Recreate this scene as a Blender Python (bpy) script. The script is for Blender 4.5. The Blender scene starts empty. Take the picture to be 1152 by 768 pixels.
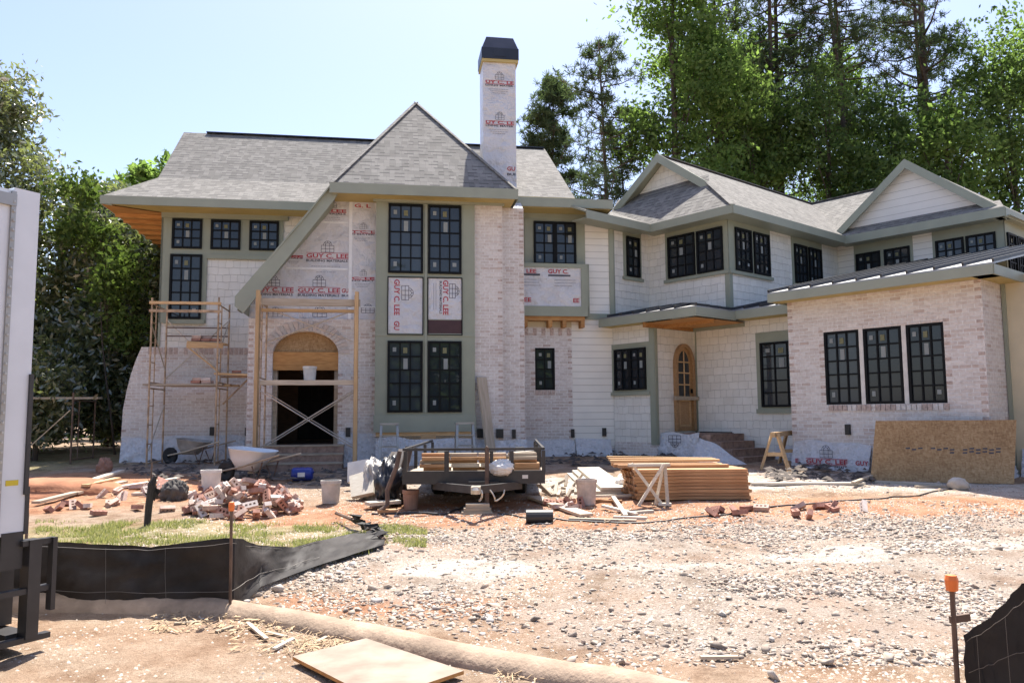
import bpy, math, random
import numpy as np
from math import sin, cos, tan, pi, radians, sqrt, atan, atan2, exp, floor
from mathutils import Vector

random.seed(7)
RS = np.random.RandomState(11)
SC = bpy.context.scene
COL = SC.collection

# ---------------------------------------------------------------- camera
FPX, CXP, CYP = 882.0, 576.0, 384.0           # focal length and centre in photo pixels (1152 wide)
PITCH, ROLL = atan(83 / 882), 0.0075
CAM = np.array([0, 0, 1.6])
_F = np.array([0, cos(PITCH), sin(PITCH)])
_U = np.array([0, -sin(PITCH), cos(PITCH)])
_R = np.array([1.0, 0, 0])
_R2 = _R * cos(ROLL) - _U * sin(ROLL)
_U2 = _U * cos(ROLL) + _R * sin(ROLL)
cd = bpy.data.cameras.new('camera')
cam = bpy.data.objects.new('camera', cd)
COL.objects.link(cam)
cd.sensor_width = 36
cd.lens = 36 * FPX / 1152
cd.clip_start, cd.clip_end = 0.1, 2000
from mathutils import Matrix
cam.matrix_world = Matrix(((_R2[0], _U2[0], -_F[0], 0), (_R2[1], _U2[1], -_F[1], 0),
                           (_R2[2], _U2[2], -_F[2], 1.6), (0, 0, 0, 1)))
SC.camera = cam

# ---------------------------------------------------------------- sky, sun, exposure
SUN_AZ, SUN_EL = radians(9), radians(64)       # azimuth from +Y towards +X: behind the house
w = bpy.data.worlds.new('World')
SC.world = w
w.use_nodes = True
wn = w.node_tree
bg = wn.nodes['Background']
sky = wn.nodes.new('ShaderNodeTexSky')
sky.sky_type = 'NISHITA'
sky.sun_disc = False
sky.sun_elevation = SUN_EL
sky.sun_rotation = SUN_AZ
sky.air_density = 1.0
sky.dust_density = 1.4
sky.ozone_density = 2.4
tint = wn.nodes.new('ShaderNodeMix'); tint.data_type = 'RGBA'; tint.blend_type = 'MULTIPLY'; tint.inputs[0].default_value = 1
tint.inputs[7].default_value = (1.05, 0.965, 0.99, 1)   # hazy, slightly milky summer air
wn.links.new(sky.outputs[0], tint.inputs[6])
wn.links.new(tint.outputs[2], bg.inputs[0])
bg.inputs[1].default_value = 0.100
sl = bpy.data.lights.new('sun', 'SUN')
sl.energy = 4.4
sl.angle = radians(0.53)
sl.color = (1, 0.95, 0.87)
so = bpy.data.objects.new('sun', sl)
COL.objects.link(so)
sv = Vector((sin(SUN_AZ) * cos(SUN_EL), cos(SUN_AZ) * cos(SUN_EL), sin(SUN_EL)))
so.rotation_euler = sv.to_track_quat('Z', 'Y').to_euler()
so.location = (0, 0, 60)
SC.view_settings.view_transform = 'Standard'
SC.view_settings.look = 'None'
SC.view_settings.exposure = 1.35
SC.view_settings.gamma = 1
SC.view_settings.use_curve_mapping = False
SC.render.engine = 'CYCLES'
SC.cycles.max_bounces = 6
SC.cycles.diffuse_bounces = 4
SC.cycles.transparent_max_bounces = 6

# ---------------------------------------------------------------- helpers: positions
def g(x, y):
    "height of the building plot: rises gently from the street to the house"
    yy = min(max(y, 4.0), 22.0)
    t = min(max((y - 5) / 7, 0), 1)
    return 0.04 * (yy - 4) + 0.01 * min(max(x, 0), 12) * t

def ray(px, py):
    return _F + _R2 * (px - CXP) / FPX - _U2 * (py - CYP) / FPX

def G(px, py):
    "point of the ground seen at a pixel of the photograph"
    r = ray(px, py); z = 0.0
    for _ in range(40):
        t = (z - 1.6) / r[2]
        z = 0.5 * z + 0.5 * g(r[0] * t, r[1] * t)
    return (r[0] * t, r[1] * t, z)

def scale_at(Y):
    return Y / FPX      # metres per photo pixel at depth Y

AM = radians(9)
UM = (cos(AM), sin(AM)); NM = (sin(AM), -cos(AM)); OM = (-1.887, 17.3)
def Mf(s, n, z):
    "main house frame: s along the front, n outwards"
    return (OM[0] + UM[0] * s + NM[0] * n, OM[1] + UM[1] * s + NM[1] * n, z)
AR = radians(50)
UA = (cos(AR), -sin(AR)); UB = (sin(AR), cos(AR)); OR = (2.459, 19.203)
def Rf(p, q, z):
    "angled wing frame: p and q along its two wall directions"
    return (OR[0] + UA[0] * p + UB[0] * q, OR[1] + UA[1] * p + UB[1] * q, z)
def MW(n0): return lambda a, d, z: Mf(a, n0 + d, z)          # wall of the main house at offset n0
def QW(q0): return lambda a, d, z: Rf(a, q0 - d, z)          # wing wall at q0, along p
def PW(p0): return lambda a, d, z: Rf(p0 + d, a, z)          # wing wall at p0, along q
ID = lambda a, d, z: (a, -d, z)

# ---------------------------------------------------------------- helpers: meshes
class MB:
    def __init__(s): s.v = []; s.f = []; s.m = []; s.uv = {}
    def add(s, pts, faces, mi=0):
        b = len(s.v); s.v += [tuple(map(float, p)) for p in pts]
        for f in faces: s.f.append(tuple(b + i for i in f)); s.m.append(mi)
    def poly(s, pts, mi=0): s.add(pts, [tuple(range(len(pts)))], mi)
    def box(s, F, a0, a1, d0, d1, z0, z1, mi=0):
        P = [F(a, d, z) for z in (z0, z1) for d in (d0, d1) for a in (a0, a1)]
        s.add(P, [(0, 1, 3, 2), (4, 6, 7, 5), (0, 4, 5, 1), (2, 3, 7, 6), (0, 2, 6, 4), (1, 5, 7, 3)], mi)
    def bar(s, p, q, w, h, mi=0, up=(0, 0, 1), bev=0):
        p, q = Vector(p), Vector(q); d = (q - p).normalized(); up = Vector(up)
        if abs(d.dot(up)) > 0.98: up = Vector((0, 1, 0.02))
        r = d.cross(up).normalized() * (w / 2); u = r.cross(d).normalized() * (h / 2)
        P = [e + r * a + u * b for e in (p, q) for a, b in ((-1, -1), (1, -1), (1, 1), (-1, 1))]
        s.add(P, [(0, 1, 2, 3), (7, 6, 5, 4), (0, 4, 5, 1), (1, 5, 6, 2), (2, 6, 7, 3), (3, 7, 4, 0)], mi)
    def tube(s, pts, rad, k=7, mi=0, caps=True):
        pts = [Vector(p) for p in pts]; n = len(pts)
        if not hasattr(rad, '__len__'): rad = [rad] * n
        b = len(s.v); prev = None
        for i, p in enumerate(pts):
            d = (pts[min(i + 1, n - 1)] - pts[max(i - 1, 0)])
            d = d.normalized() if d.length > 1e-9 else Vector((0, 0, 1))
            if prev is None:
                r = d.cross(Vector((0.31, 0.2, 1)) if abs(d.z) < 0.9 else Vector((1, 0.1, 0))).normalized()
            else:
                r = (prev - d * prev.dot(d))
                r = r.normalized() if r.length > 1e-6 else d.orthogonal().normalized()
            prev = r; u = d.cross(r)
            for j in range(k):
                t = 2 * pi * j / k
                s.v.append(tuple(p + (r * cos(t) + u * sin(t)) * rad[i]))
        for i in range(n - 1):
            for j in range(k):
                a = b + i * k + j; c = b + i * k + (j + 1) % k
                s.f.append((a, c, c + k, a + k)); s.m.append(mi)
        if caps:
            s.f.append(tuple(b + j for j in range(k))[::-1]); s.m.append(mi)
            s.f.append(tuple(b + (n - 1) * k + j for j in range(k))); s.m.append(mi)
    def lathe(s, prof, k=16, c=(0, 0, 0), mi=0, axis='z', capb=True, capt=False):
        b = len(s.v); n = len(prof)
        for r, z in prof:
            for j in range(k):
                t = 2 * pi * j / k
                if axis == 'z': s.v.append((c[0] + r * cos(t), c[1] + r * sin(t), c[2] + z))
                else: s.v.append((c[0] + z, c[1] + r * cos(t), c[2] + r * sin(t)))
        for i in range(n - 1):
            for j in range(k):
                a = b + i * k + j; d = b + i * k + (j + 1) % k
                s.f.append((a, d, d + k, a + k)); s.m.append(mi)
        if capb: s.f.append(tuple(b + j for j in range(k))[::-1]); s.m.append(mi)
        if capt: s.f.append(tuple(b + (n - 1) * k + j for j in range(k))); s.m.append(mi)
    def slab(s, pts, t, mi=0, mi_under=None):
        "a flat polygon given real thickness downwards"
        n = len(pts); b = len(s.v)
        s.v += [tuple(p) for p in pts] + [(p[0], p[1], p[2] - t) for p in pts]
        s.f.append(tuple(b + i for i in range(n))); s.m.append(mi)
        s.f.append(tuple(b + n + i for i in range(n))[::-1]); s.m.append(mi if mi_under is None else mi_under)
        for i in range(n):
            j = (i + 1) % n
            s.f.append((b + i, b + j, b + n + j, b + n + i)); s.m.append(mi if mi_under is None else mi_under)
    def prism(s, F, poly, d0, d1, mi=0):
        "poly of (a, z) extruded between offsets d0 and d1"
        n = len(poly); b = len(s.v)
        s.v += [F(a, d0, z) for a, z in poly] + [F(a, d1, z) for a, z in poly]
        s.f.append(tuple(b + i for i in range(n))); s.m.append(mi)
        s.f.append(tuple(b + n + i for i in range(n))[::-1]); s.m.append(mi)
        for i in range(n):
            j = (i + 1) % n
            s.f.append((b + i, b + j, b + n + j, b + n + i)); s.m.append(mi)
    def holes(s, F, a0, a1, z0, z1, hs, depth=0.09, mi=0, mir=None):
        "wall sheet with rectangular openings (a0,a1,z0,z1) and their reveals"
        A = sorted({a0, a1, *[h[0] for h in hs], *[h[1] for h in hs]})
        Z = sorted({z0, z1, *[h[2] for h in hs], *[h[3] for h in hs]})
        for i in range(len(A) - 1):
            for j in range(len(Z) - 1):
                am, zm = (A[i] + A[i + 1]) / 2, (Z[j] + Z[j + 1]) / 2
                if any(h[0] < am < h[1] and h[2] < zm < h[3] for h in hs): continue
                s.poly([F(A[i], 0, Z[j]), F(A[i + 1], 0, Z[j]), F(A[i + 1], 0, Z[j + 1]), F(A[i], 0, Z[j + 1])], mi)
        r = mi if mir is None else mir
        for h in hs:
            for (p, q) in (((h[0], h[2]), (h[1], h[2])), ((h[1], h[2]), (h[1], h[3])), ((h[1], h[3]), (h[0], h[3])), ((h[0], h[3]), (h[0], h[2]))):
                s.poly([F(p[0], 0, p[1]), F(q[0], 0, q[1]), F(q[0], -depth, q[1]), F(p[0], -depth, p[1])], r)
    def build(s, name, mats, parent=None, smooth=False, world=True):
        if not isinstance(mats, (list, tuple)): mats = [mats]
        V = np.array(s.v, float).reshape(-1, 3)
        if parent is not None and world: V = V - np.array(root_of(parent).location)
        me = bpy.data.meshes.new(name)
        me.from_pydata(V.tolist(), [], s.f)
        for m in mats: me.materials.append(m)
        if len(mats) > 1: me.polygons.foreach_set('material_index', s.m)
        if smooth: me.polygons.foreach_set('use_smooth', [True] * len(s.f))
        # metre UVs: u along the face's horizontal, v up the slope
        W = np.array(s.v, float).reshape(-1, 3)
        uvl = me.uv_layers.new(name='UVMap'); out = []
        for f in s.f:
            P = W[list(f)]; n = np.zeros(3)
            for i in range(len(f)):
                a, b = P[i], P[(i + 1) % len(f)]
                n += np.cross(a - P[0], b - P[0])
            L = np.linalg.norm(n); n = n / L if L > 1e-12 else np.array([0, 0, 1.0])
            if abs(n[2]) > 0.995: t = np.array([1.0, 0, 0])
            else:
                t = np.array([-n[1], n[0], 0]); t /= np.linalg.norm(t)
                if t[0] < 0 or (abs(t[0]) < 1e-6 and t[1] < 0): t = -t
            bt = np.cross(n, t)
            if bt[2] < 0 or (abs(bt[2]) < 1e-6 and bt[1] < 0): bt = -bt
            for p in P: out += [p @ t, p @ bt]
        uvl.data.foreach_set('uv', out)
        o = bpy.data.objects.new(name, me); COL.objects.link(o)
        if parent is not None: o.parent = parent
        else: recentre(o)
        return o

def split_build(mb, name, mats, parent=None, **k):
    "every separate piece of mb becomes an object of its own"
    par = list(range(len(mb.v)))
    def find(i):
        while par[i] != i: par[i] = par[par[i]]; i = par[i]
        return i
    for f in mb.f:
        r = find(f[0])
        for i in f[1:]: par[find(i)] = r
    grp = {}
    for f, m in zip(mb.f, mb.m): grp.setdefault(find(f[0]), []).append((f, m))
    out = []
    for fs in grp.values():
        n = MB(); ix = {}
        for f, m in fs:
            for i in f:
                if i not in ix: ix[i] = len(n.v); n.v.append(mb.v[i])
            n.f.append(tuple(ix[i] for i in f)); n.m.append(m)
        out.append(n.build(name, mats, parent, **k))
    return out

def recentre(o):
    "put a one-mesh thing's origin at its base"
    me = o.data; n = len(me.vertices)
    co = np.empty(n * 3); me.vertices.foreach_get('co', co); co = co.reshape(-1, 3)
    c = np.array([(co[:, 0].min() + co[:, 0].max()) / 2, (co[:, 1].min() + co[:, 1].max()) / 2, co[:, 2].min()])
    me.vertices.foreach_set('co', (co - c).ravel()); o.location = c

def np_mesh(name, V, Fq, mats, parent=None, uvx=None, smooth=False, world=True):
    "fast mesh from numpy arrays; uvx = one random number per face in uv.x"
    V = np.asarray(V, float); Fq = np.asarray(Fq, int); k = Fq.shape[1]
    if parent is not None and world: V = V - np.array(root_of(parent).location)
    me = bpy.data.meshes.new(name)
    me.vertices.add(len(V)); me.vertices.foreach_set('co', V.ravel())
    me.loops.add(Fq.size); me.loops.foreach_set('vertex_index', Fq.ravel().astype(np.int32))
    me.polygons.add(len(Fq)); me.polygons.foreach_set('loop_start', np.arange(0, Fq.size, k, dtype=np.int32))
    me.update(calc_edges=True)
    if uvx is not None:
        u = me.uv_layers.new(name='UVMap'); a = np.zeros((Fq.size, 2))
        a[:, 0] = np.repeat(uvx, k); a[:, 1] = np.tile(np.linspace(0, 1, k), len(Fq)); u.data.foreach_set('uv', a.ravel())
    if smooth: me.polygons.foreach_set('use_smooth', np.ones(len(Fq), bool))
    for m in (mats if isinstance(mats, (list, tuple)) else [mats]): me.materials.append(m)
    o = bpy.data.objects.new(name, me); COL.objects.link(o)
    if parent is not None: o.parent = parent
    return o

def root_of(o):
    while o.parent is not None: o = o.parent
    return o

def tag(o, label=None, cat=None, group=None, kind=None):
    if label: o['label'] = label
    if cat: o['category'] = cat
    if group: o['group'] = group
    if kind: o['kind'] = kind
    return o
def thing(name, label, cat, loc=(0, 0, 0), rz=0, group=None):
    o = bpy.data.objects.new(name, None); COL.objects.link(o)
    o.empty_display_size = 0.2; o.location = loc; o.rotation_euler = (0, 0, rz)
    return tag(o, label, cat, group)
def copy_tree(o, parent=None):
    c = o.copy(); COL.objects.link(c)
    if parent is not None: c.parent = parent
    for ch in list(o.children): copy_tree(ch, c)
    return c

# ---------------------------------------------------------------- helpers: noise
_PERM = RS.permutation(512)
def vnoise(x, y, f=1.0, seed=0):
    x = np.asarray(x, float) * f + seed * 17.3; y = np.asarray(y, float) * f + seed * 9.1
    xi = np.floor(x).astype(int); yi = np.floor(y).astype(int); fx = x - xi; fy = y - yi
    fx = fx * fx * (3 - 2 * fx); fy = fy * fy * (3 - 2 * fy)
    h = lambda a, b: _PERM[(_PERM[a % 512] + b) % 512] / 511.0
    return (h(xi, yi) * (1 - fx) + h(xi + 1, yi) * fx) * (1 - fy) + (h(xi, yi + 1) * (1 - fx) + h(xi + 1, yi + 1) * fx) * fy
def fbm(x, y, f=1.0, o=4, seed=0):
    t = 0; a = 0.5
    for i in range(o): t = t + a * vnoise(x, y, f * 2 ** i, seed + i); a *= 0.5
    return t

# ---------------------------------------------------------------- helpers: materials
def newmat(name):
    m = bpy.data.materials.new(name); m.use_nodes = True
    return m, m.node_tree, m.node_tree.nodes['Principled BSDF']
def nd(nt, typ, **kw):
    n = nt.nodes.new('ShaderNode' + typ)
    for k, v in kw.items():
        if k.startswith('i_'):
            key = k[2:]; key = int(key) if key.isdigit() else key.replace('_', ' ')
            n.inputs[key].default_value = v
        else: setattr(n, k, v)
    return n
def rgb(c, a=1): return (c[0], c[1], c[2], a)
def ramp(nt, fac, stops):
    r = nd(nt, 'ValToRGB'); e = r.color_ramp.elements
    while len(e) < len(stops): e.new(0.5)
    for i, (p, c) in enumerate(stops): e[i].position = p; e[i].color = rgb(c)
    nt.links.new(fac, r.inputs[0]); return r.outputs[0]
def mixc(nt, fac, a, b, mode='MIX'):
    n = nd(nt, 'Mix', data_type='RGBA', blend_type=mode)
    for sock, v in ((n.inputs[0], fac), (n.inputs[6], a), (n.inputs[7], b)):
        if hasattr(v, 'is_output'): nt.links.new(v, sock)
        else: sock.default_value = v if not isinstance(v, tuple) or len(v) == 4 else rgb(v)
    return n.outputs[2]
def noise(nt, scale, detail=4, coord='Object', rough=0.55):
    tc = nd(nt, 'TexCoord'); n = nd(nt, 'TexNoise', i_Scale=scale, i_Detail=detail, i_Roughness=rough)
    nt.links.new(tc.outputs[coord], n.inputs['Vector']); return n.outputs[0]
def bump(nt, bs, h, strength=0.3, dist=0.01):
    b = nd(nt, 'Bump', i_Strength=strength, i_Distance=dist)
    nt.links.new(h, b.inputs['Height']); nt.links.new(b.outputs[0], bs.inputs['Normal'])
def flat(name, c, rough=0.7, var=0.18, scale=6, bmp=0.0, metal=0.0, spec=None):
    "a plain painted or raw surface with uneven wear"
    m, nt, bs = newmat(name)
    a = noise(nt, scale, 5)
    col = ramp(nt, a, [(0.3, tuple(x * (1 - var) for x in c)), (0.7, tuple(min(1, x * (1 + var)) for x in c))])
    nt.links.new(col, bs.inputs['Base Color'])
    bs.inputs['Roughness'].default_value = rough; bs.inputs['Metallic'].default_value = metal
    if spec is not None: bs.inputs['Specular IOR Level'].default_value = spec
    if bmp: bump(nt, bs, noise(nt, scale * 8, 3), bmp, 0.01)
    return m
def wood(name, c, c2, rough=0.75, sc=(1.2, 14, 14)):
    m, nt, bs = newmat(name)
    tc = nd(nt, 'TexCoord'); mp = nd(nt, 'Mapping'); mp.inputs['Scale'].default_value = sc
    nt.links.new(tc.outputs['Object'], mp.inputs[0])
    n = nd(nt, 'TexNoise', i_Scale=2.0, i_Detail=5); nt.links.new(mp.outputs[0], n.inputs['Vector'])
    oi = nd(nt, 'ObjectInfo')
    col = ramp(nt, n.outputs[0], [(0.3, c2), (0.65, c)])
    hv = nd(nt, 'HueSaturation'); nt.links.new(col, hv.inputs['Color'])
    mr = nd(nt, 'MapRange', i_3=0.75, i_4=1.2); nt.links.new(oi.outputs['Random'], mr.inputs[0]); nt.links.new(mr.outputs[0], hv.inputs['Value'])
    nt.links.new(hv.outputs[0], bs.inputs['Base Color']); bs.inputs['Roughness'].default_value = rough
    bump(nt, bs, n.outputs[0], 0.2, 0.004); return m
def bricktex(nt, w, h, mortar, off=0.5, c1=(1, 1, 1), c2=(0, 0, 0), cm=(0, 0, 0), smooth=0.1, freq=2):
    uv = nd(nt, 'UVMap'); uv.uv_map = 'UVMap'
    b = nd(nt, 'TexBrick', offset=off, offset_frequency=freq, squash=1.0)
    b.inputs['Color1'].default_value = rgb(c1); b.inputs['Color2'].default_value = rgb(c2); b.inputs['Mortar'].default_value = rgb(cm)
    b.inputs['Scale'].default_value = 1; b.inputs['Mortar Size'].default_value = mortar; b.inputs['Mortar Smooth'].default_value = smooth
    b.inputs['Brick Width'].default_value = w; b.inputs['Row Height'].default_value = h
    nt.links.new(uv.outputs[0], b.inputs['Vector']); return b, uv

def m_brick():
    m, nt, bs = newmat('whitewashed brick')
    b, uv = bricktex(nt, 0.205, 0.069, 0.0085, c1=(0.74, 0.69, 0.645), c2=(0.57, 0.495, 0.45), cm=(0.80, 0.78, 0.755), smooth=0.25)
    n = nd(nt, 'TexNoise', i_Scale=1.1, i_Detail=5); nt.links.new(uv.outputs[0], n.inputs['Vector'])
    n2 = nd(nt, 'TexNoise', i_Scale=16, i_Detail=4); nt.links.new(uv.outputs[0], n2.inputs['Vector'])
    wash = nd(nt, 'MapRange', i_1=0.35, i_2=0.7, i_4=0.55); nt.links.new(n.outputs[0], wash.inputs[0])
    c = mixc(nt, wash.outputs[0], b.outputs['Color'], (0.76, 0.725, 0.69))
    c = mixc(nt, 1.0, c, ramp(nt, n2.outputs[0], [(0.30, (0.86, 0.82, 0.79)), (0.60, (1, 1, 1))]), 'MULTIPLY')
    w2 = nd(nt, 'TexWhiteNoise', noise_dimensions='2D')
    sc = nd(nt, 'VectorMath', operation='MULTIPLY'); sc.inputs[1].default_value = (1 / 0.205, 1 / 0.069, 1)
    fl = nd(nt, 'VectorMath', operation='FLOOR'); nt.links.new(uv.outputs[0], sc.inputs[0]); nt.links.new(sc.outputs[0], fl.inputs[0]); nt.links.new(fl.outputs[0], w2.inputs[0])
    gt = nd(nt, 'Math', operation='GREATER_THAN', i_1=0.96); nt.links.new(w2.outputs[0], gt.inputs[0])
    inv = nd(nt, 'Math', operation='SUBTRACT', i_0=1.0); nt.links.new(b.outputs['Fac'], inv.inputs[1])
    g2 = nd(nt, 'Math', operation='MULTIPLY'); nt.links.new(gt.outputs[0], g2.inputs[0]); nt.links.new(inv.outputs[0], g2.inputs[1])
    g3 = nd(nt, 'Math', operation='MULTIPLY', i_1=0.45); nt.links.new(g2.outputs[0], g3.inputs[0])
    c = mixc(nt, g3.outputs[0], c, (0.42, 0.28, 0.22))
    nt.links.new(c, bs.inputs['Base Color']); bs.inputs['Roughness'].default_value = 0.9
    ad = nd(nt, 'Math', operation='MULTIPLY_ADD', i_1=0.5); nt.links.new(n2.outputs[0], ad.inputs[0]); nt.links.new(inv.outputs[0], ad.inputs[2])
    bump(nt, bs, ad.outputs[0], 0.8, 0.014); return m
def m_shake():
    m, nt, bs = newmat('white painted shakes')
    uv0 = nd(nt, 'UVMap'); uv0.uv_map = 'UVMap'
    b, uv = bricktex(nt, 0.17, 0.18, 0.0035, 0.37, c1=(0.81, 0.785, 0.715), c2=(0.75, 0.725, 0.655), cm=(0.50, 0.485, 0.44), smooth=0.3, freq=3)
    b.squash = 1.5; b.squash_frequency = 2
    # butts not in one line: each shake is nudged up or down a little
    wn_ = nd(nt, 'TexNoise', i_Scale=5.5, i_Detail=1); nt.links.new(uv0.outputs[0], wn_.inputs['Vector'])
    sub = nd(nt, 'MapRange', i_1=0.3, i_2=0.7, i_3=-0.014, i_4=0.014); nt.links.new(wn_.outputs[0], sub.inputs[0])
    cmb = nd(nt, 'CombineXYZ'); nt.links.new(sub.outputs[0], cmb.inputs[0]); nt.links.new(sub.outputs[0], cmb.inputs[1])
    ad0 = nd(nt, 'VectorMath', operation='ADD'); nt.links.new(uv0.outputs[0], ad0.inputs[0]); nt.links.new(cmb.outputs[0], ad0.inputs[1]); nt.links.new(ad0.outputs[0], b.inputs['Vector'])
    n = nd(nt, 'TexNoise', i_Scale=3.0, i_Detail=5); nt.links.new(uv.outputs[0], n.inputs['Vector'])
    c = mixc(nt, 1.0, b.outputs['Color'], ramp(nt, n.outputs[0], [(0.3, (0.92, 0.91, 0.89)), (0.65, (1, 1, 1))]), 'MULTIPLY')
    sx = nd(nt, 'SeparateXYZ'); nt.links.new(ad0.outputs[0], sx.inputs[0])
    md = nd(nt, 'Math', operation='FLOORED_MODULO', i_1=0.18); nt.links.new(sx.outputs[1], md.inputs[0])
    nt.links.new(c, bs.inputs['Base Color']); bs.inputs['Roughness'].default_value = 0.6
    s = nd(nt, 'Math', operation='MULTIPLY', i_1=-5.0); nt.links.new(md.outputs[0], s.inputs[0])
    a = nd(nt, 'Math', operation='MULTIPLY_ADD', i_1=-0.3); nt.links.new(b.outputs['Fac'], a.inputs[0]); nt.links.new(s.outputs[0], a.inputs[2])
    bump(nt, bs, a.outputs[0], 0.8, 0.02); return m
def m_siding(name='white lap siding', c=(0.80, 0.77, 0.695), lap=0.165):
    m, nt, bs = newmat(name)
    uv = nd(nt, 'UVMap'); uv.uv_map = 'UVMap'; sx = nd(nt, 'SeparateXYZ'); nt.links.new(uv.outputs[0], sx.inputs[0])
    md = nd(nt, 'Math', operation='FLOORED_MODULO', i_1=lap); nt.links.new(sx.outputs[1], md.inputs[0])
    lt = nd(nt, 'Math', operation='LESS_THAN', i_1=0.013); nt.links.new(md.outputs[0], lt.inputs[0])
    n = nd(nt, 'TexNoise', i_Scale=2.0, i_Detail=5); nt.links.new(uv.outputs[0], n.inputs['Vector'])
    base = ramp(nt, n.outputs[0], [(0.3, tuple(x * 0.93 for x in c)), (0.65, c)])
    col = mixc(nt, lt.outputs[0], base, tuple(x * 0.62 for x in c))  # shadow under each lap painted as a dark line
    nt.links.new(col, bs.inputs['Base Color']); bs.inputs['Roughness'].default_value = 0.55
    s = nd(nt, 'Math', operation='MULTIPLY', i_1=-5.0); nt.links.new(md.outputs[0], s.inputs[0])
    bump(nt, bs, s.outputs[0], 0.8, 0.02); return m
def m_roof():
    m, nt, bs = newmat('grey asphalt shingles')
    b, uv = bricktex(nt, 0.135, 0.143, 0.002, 0.37, c1=(0.305, 0.288, 0.262), c2=(0.178, 0.168, 0.152), cm=(0.11, 0.106, 0.10), smooth=0.3, freq=3)
    b.squash = 1.35; b.squash_frequency = 3
    n = nd(nt, 'TexNoise', i_Scale=2.5, i_Detail=4); nt.links.new(uv.outputs[0], n.inputs['Vector'])
    n2 = nd(nt, 'TexNoise', i_Scale=240, i_Detail=2); nt.links.new(uv.outputs[0], n2.inputs['Vector'])
    c = mixc(nt, 0.3, b.outputs['Color'], ramp(nt, n.outputs[0], [(0.35, (0.22, 0.208, 0.190)), (0.65, (0.27, 0.256, 0.234))]))
    c = mixc(nt, 1.0, c, ramp(nt, n2.outputs[0], [(0.3, (0.75, 0.75, 0.75)), (0.7, (1, 1, 1))]), 'MULTIPLY')
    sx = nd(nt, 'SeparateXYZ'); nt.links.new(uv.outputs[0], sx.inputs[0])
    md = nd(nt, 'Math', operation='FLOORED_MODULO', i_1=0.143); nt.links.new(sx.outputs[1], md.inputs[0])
    # the thick laminated tabs: butt shadows painted as short dark dashes at irregular places along each course
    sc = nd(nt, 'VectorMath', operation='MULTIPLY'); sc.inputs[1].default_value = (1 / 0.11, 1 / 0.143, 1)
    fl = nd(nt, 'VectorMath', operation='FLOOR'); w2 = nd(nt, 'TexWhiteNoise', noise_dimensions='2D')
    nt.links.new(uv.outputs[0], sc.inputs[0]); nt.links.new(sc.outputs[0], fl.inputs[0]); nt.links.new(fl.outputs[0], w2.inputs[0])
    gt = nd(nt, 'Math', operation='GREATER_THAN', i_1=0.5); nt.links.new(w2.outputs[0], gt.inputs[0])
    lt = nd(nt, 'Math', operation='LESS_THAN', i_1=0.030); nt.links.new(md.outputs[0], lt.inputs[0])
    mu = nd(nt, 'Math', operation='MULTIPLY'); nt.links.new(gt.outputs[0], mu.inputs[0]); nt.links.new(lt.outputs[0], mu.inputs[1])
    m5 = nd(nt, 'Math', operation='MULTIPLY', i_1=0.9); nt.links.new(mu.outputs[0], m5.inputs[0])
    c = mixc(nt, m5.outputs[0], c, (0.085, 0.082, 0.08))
    nt.links.new(c, bs.inputs['Base Color']); bs.inputs['Roughness'].default_value = 0.95; bs.inputs['Specular IOR Level'].default_value = 0.2
    s = nd(nt, 'Math', operation='MULTIPLY', i_1=-5.0); nt.links.new(md.outputs[0], s.inputs[0])
    a_ = nd(nt, 'Math', operation='MULTIPLY_ADD', i_1=0.5); nt.links.new(gt.outputs[0], a_.inputs[0]); nt.links.new(s.outputs[0], a_.inputs[2])
    bump(nt, bs, a_.outputs[0], 0.8, 0.01); return m
def m_wrap(name='white house wrap', c=(0.70, 0.70, 0.72)):
    m, nt, bs = newmat(name)
    n = noise(nt, 2.6, 7, 'UV', 0.6); n2 = noise(nt, 0.5, 3, 'UV')
    col = ramp(nt, n, [(0.3, tuple(x * 0.86 for x in c)), (0.6, c)])
    nt.links.new(col, bs.inputs['Base Color']); bs.inputs['Roughness'].default_value = 0.30
    bump(nt, bs, n, 1.0, 0.22); return m
def m_glass():
    m, nt, bs = newmat('dark window glass')
    oi = nd(nt, 'ObjectInfo'); nt.links.new(ramp(nt, oi.outputs['Random'], [(0.0, (0.012, 0.016, 0.020)), (0.6, (0.024, 0.031, 0.038)), (1.0, (0.042, 0.054, 0.066))]), bs.inputs['Base Color']); bs.inputs['Roughness'].default_value = 0.02
    bs.inputs['Specular IOR Level'].default_value = 0.5
    bump(nt, bs, noise(nt, 0.8, 1), 0.02, 0.05); return m
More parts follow.
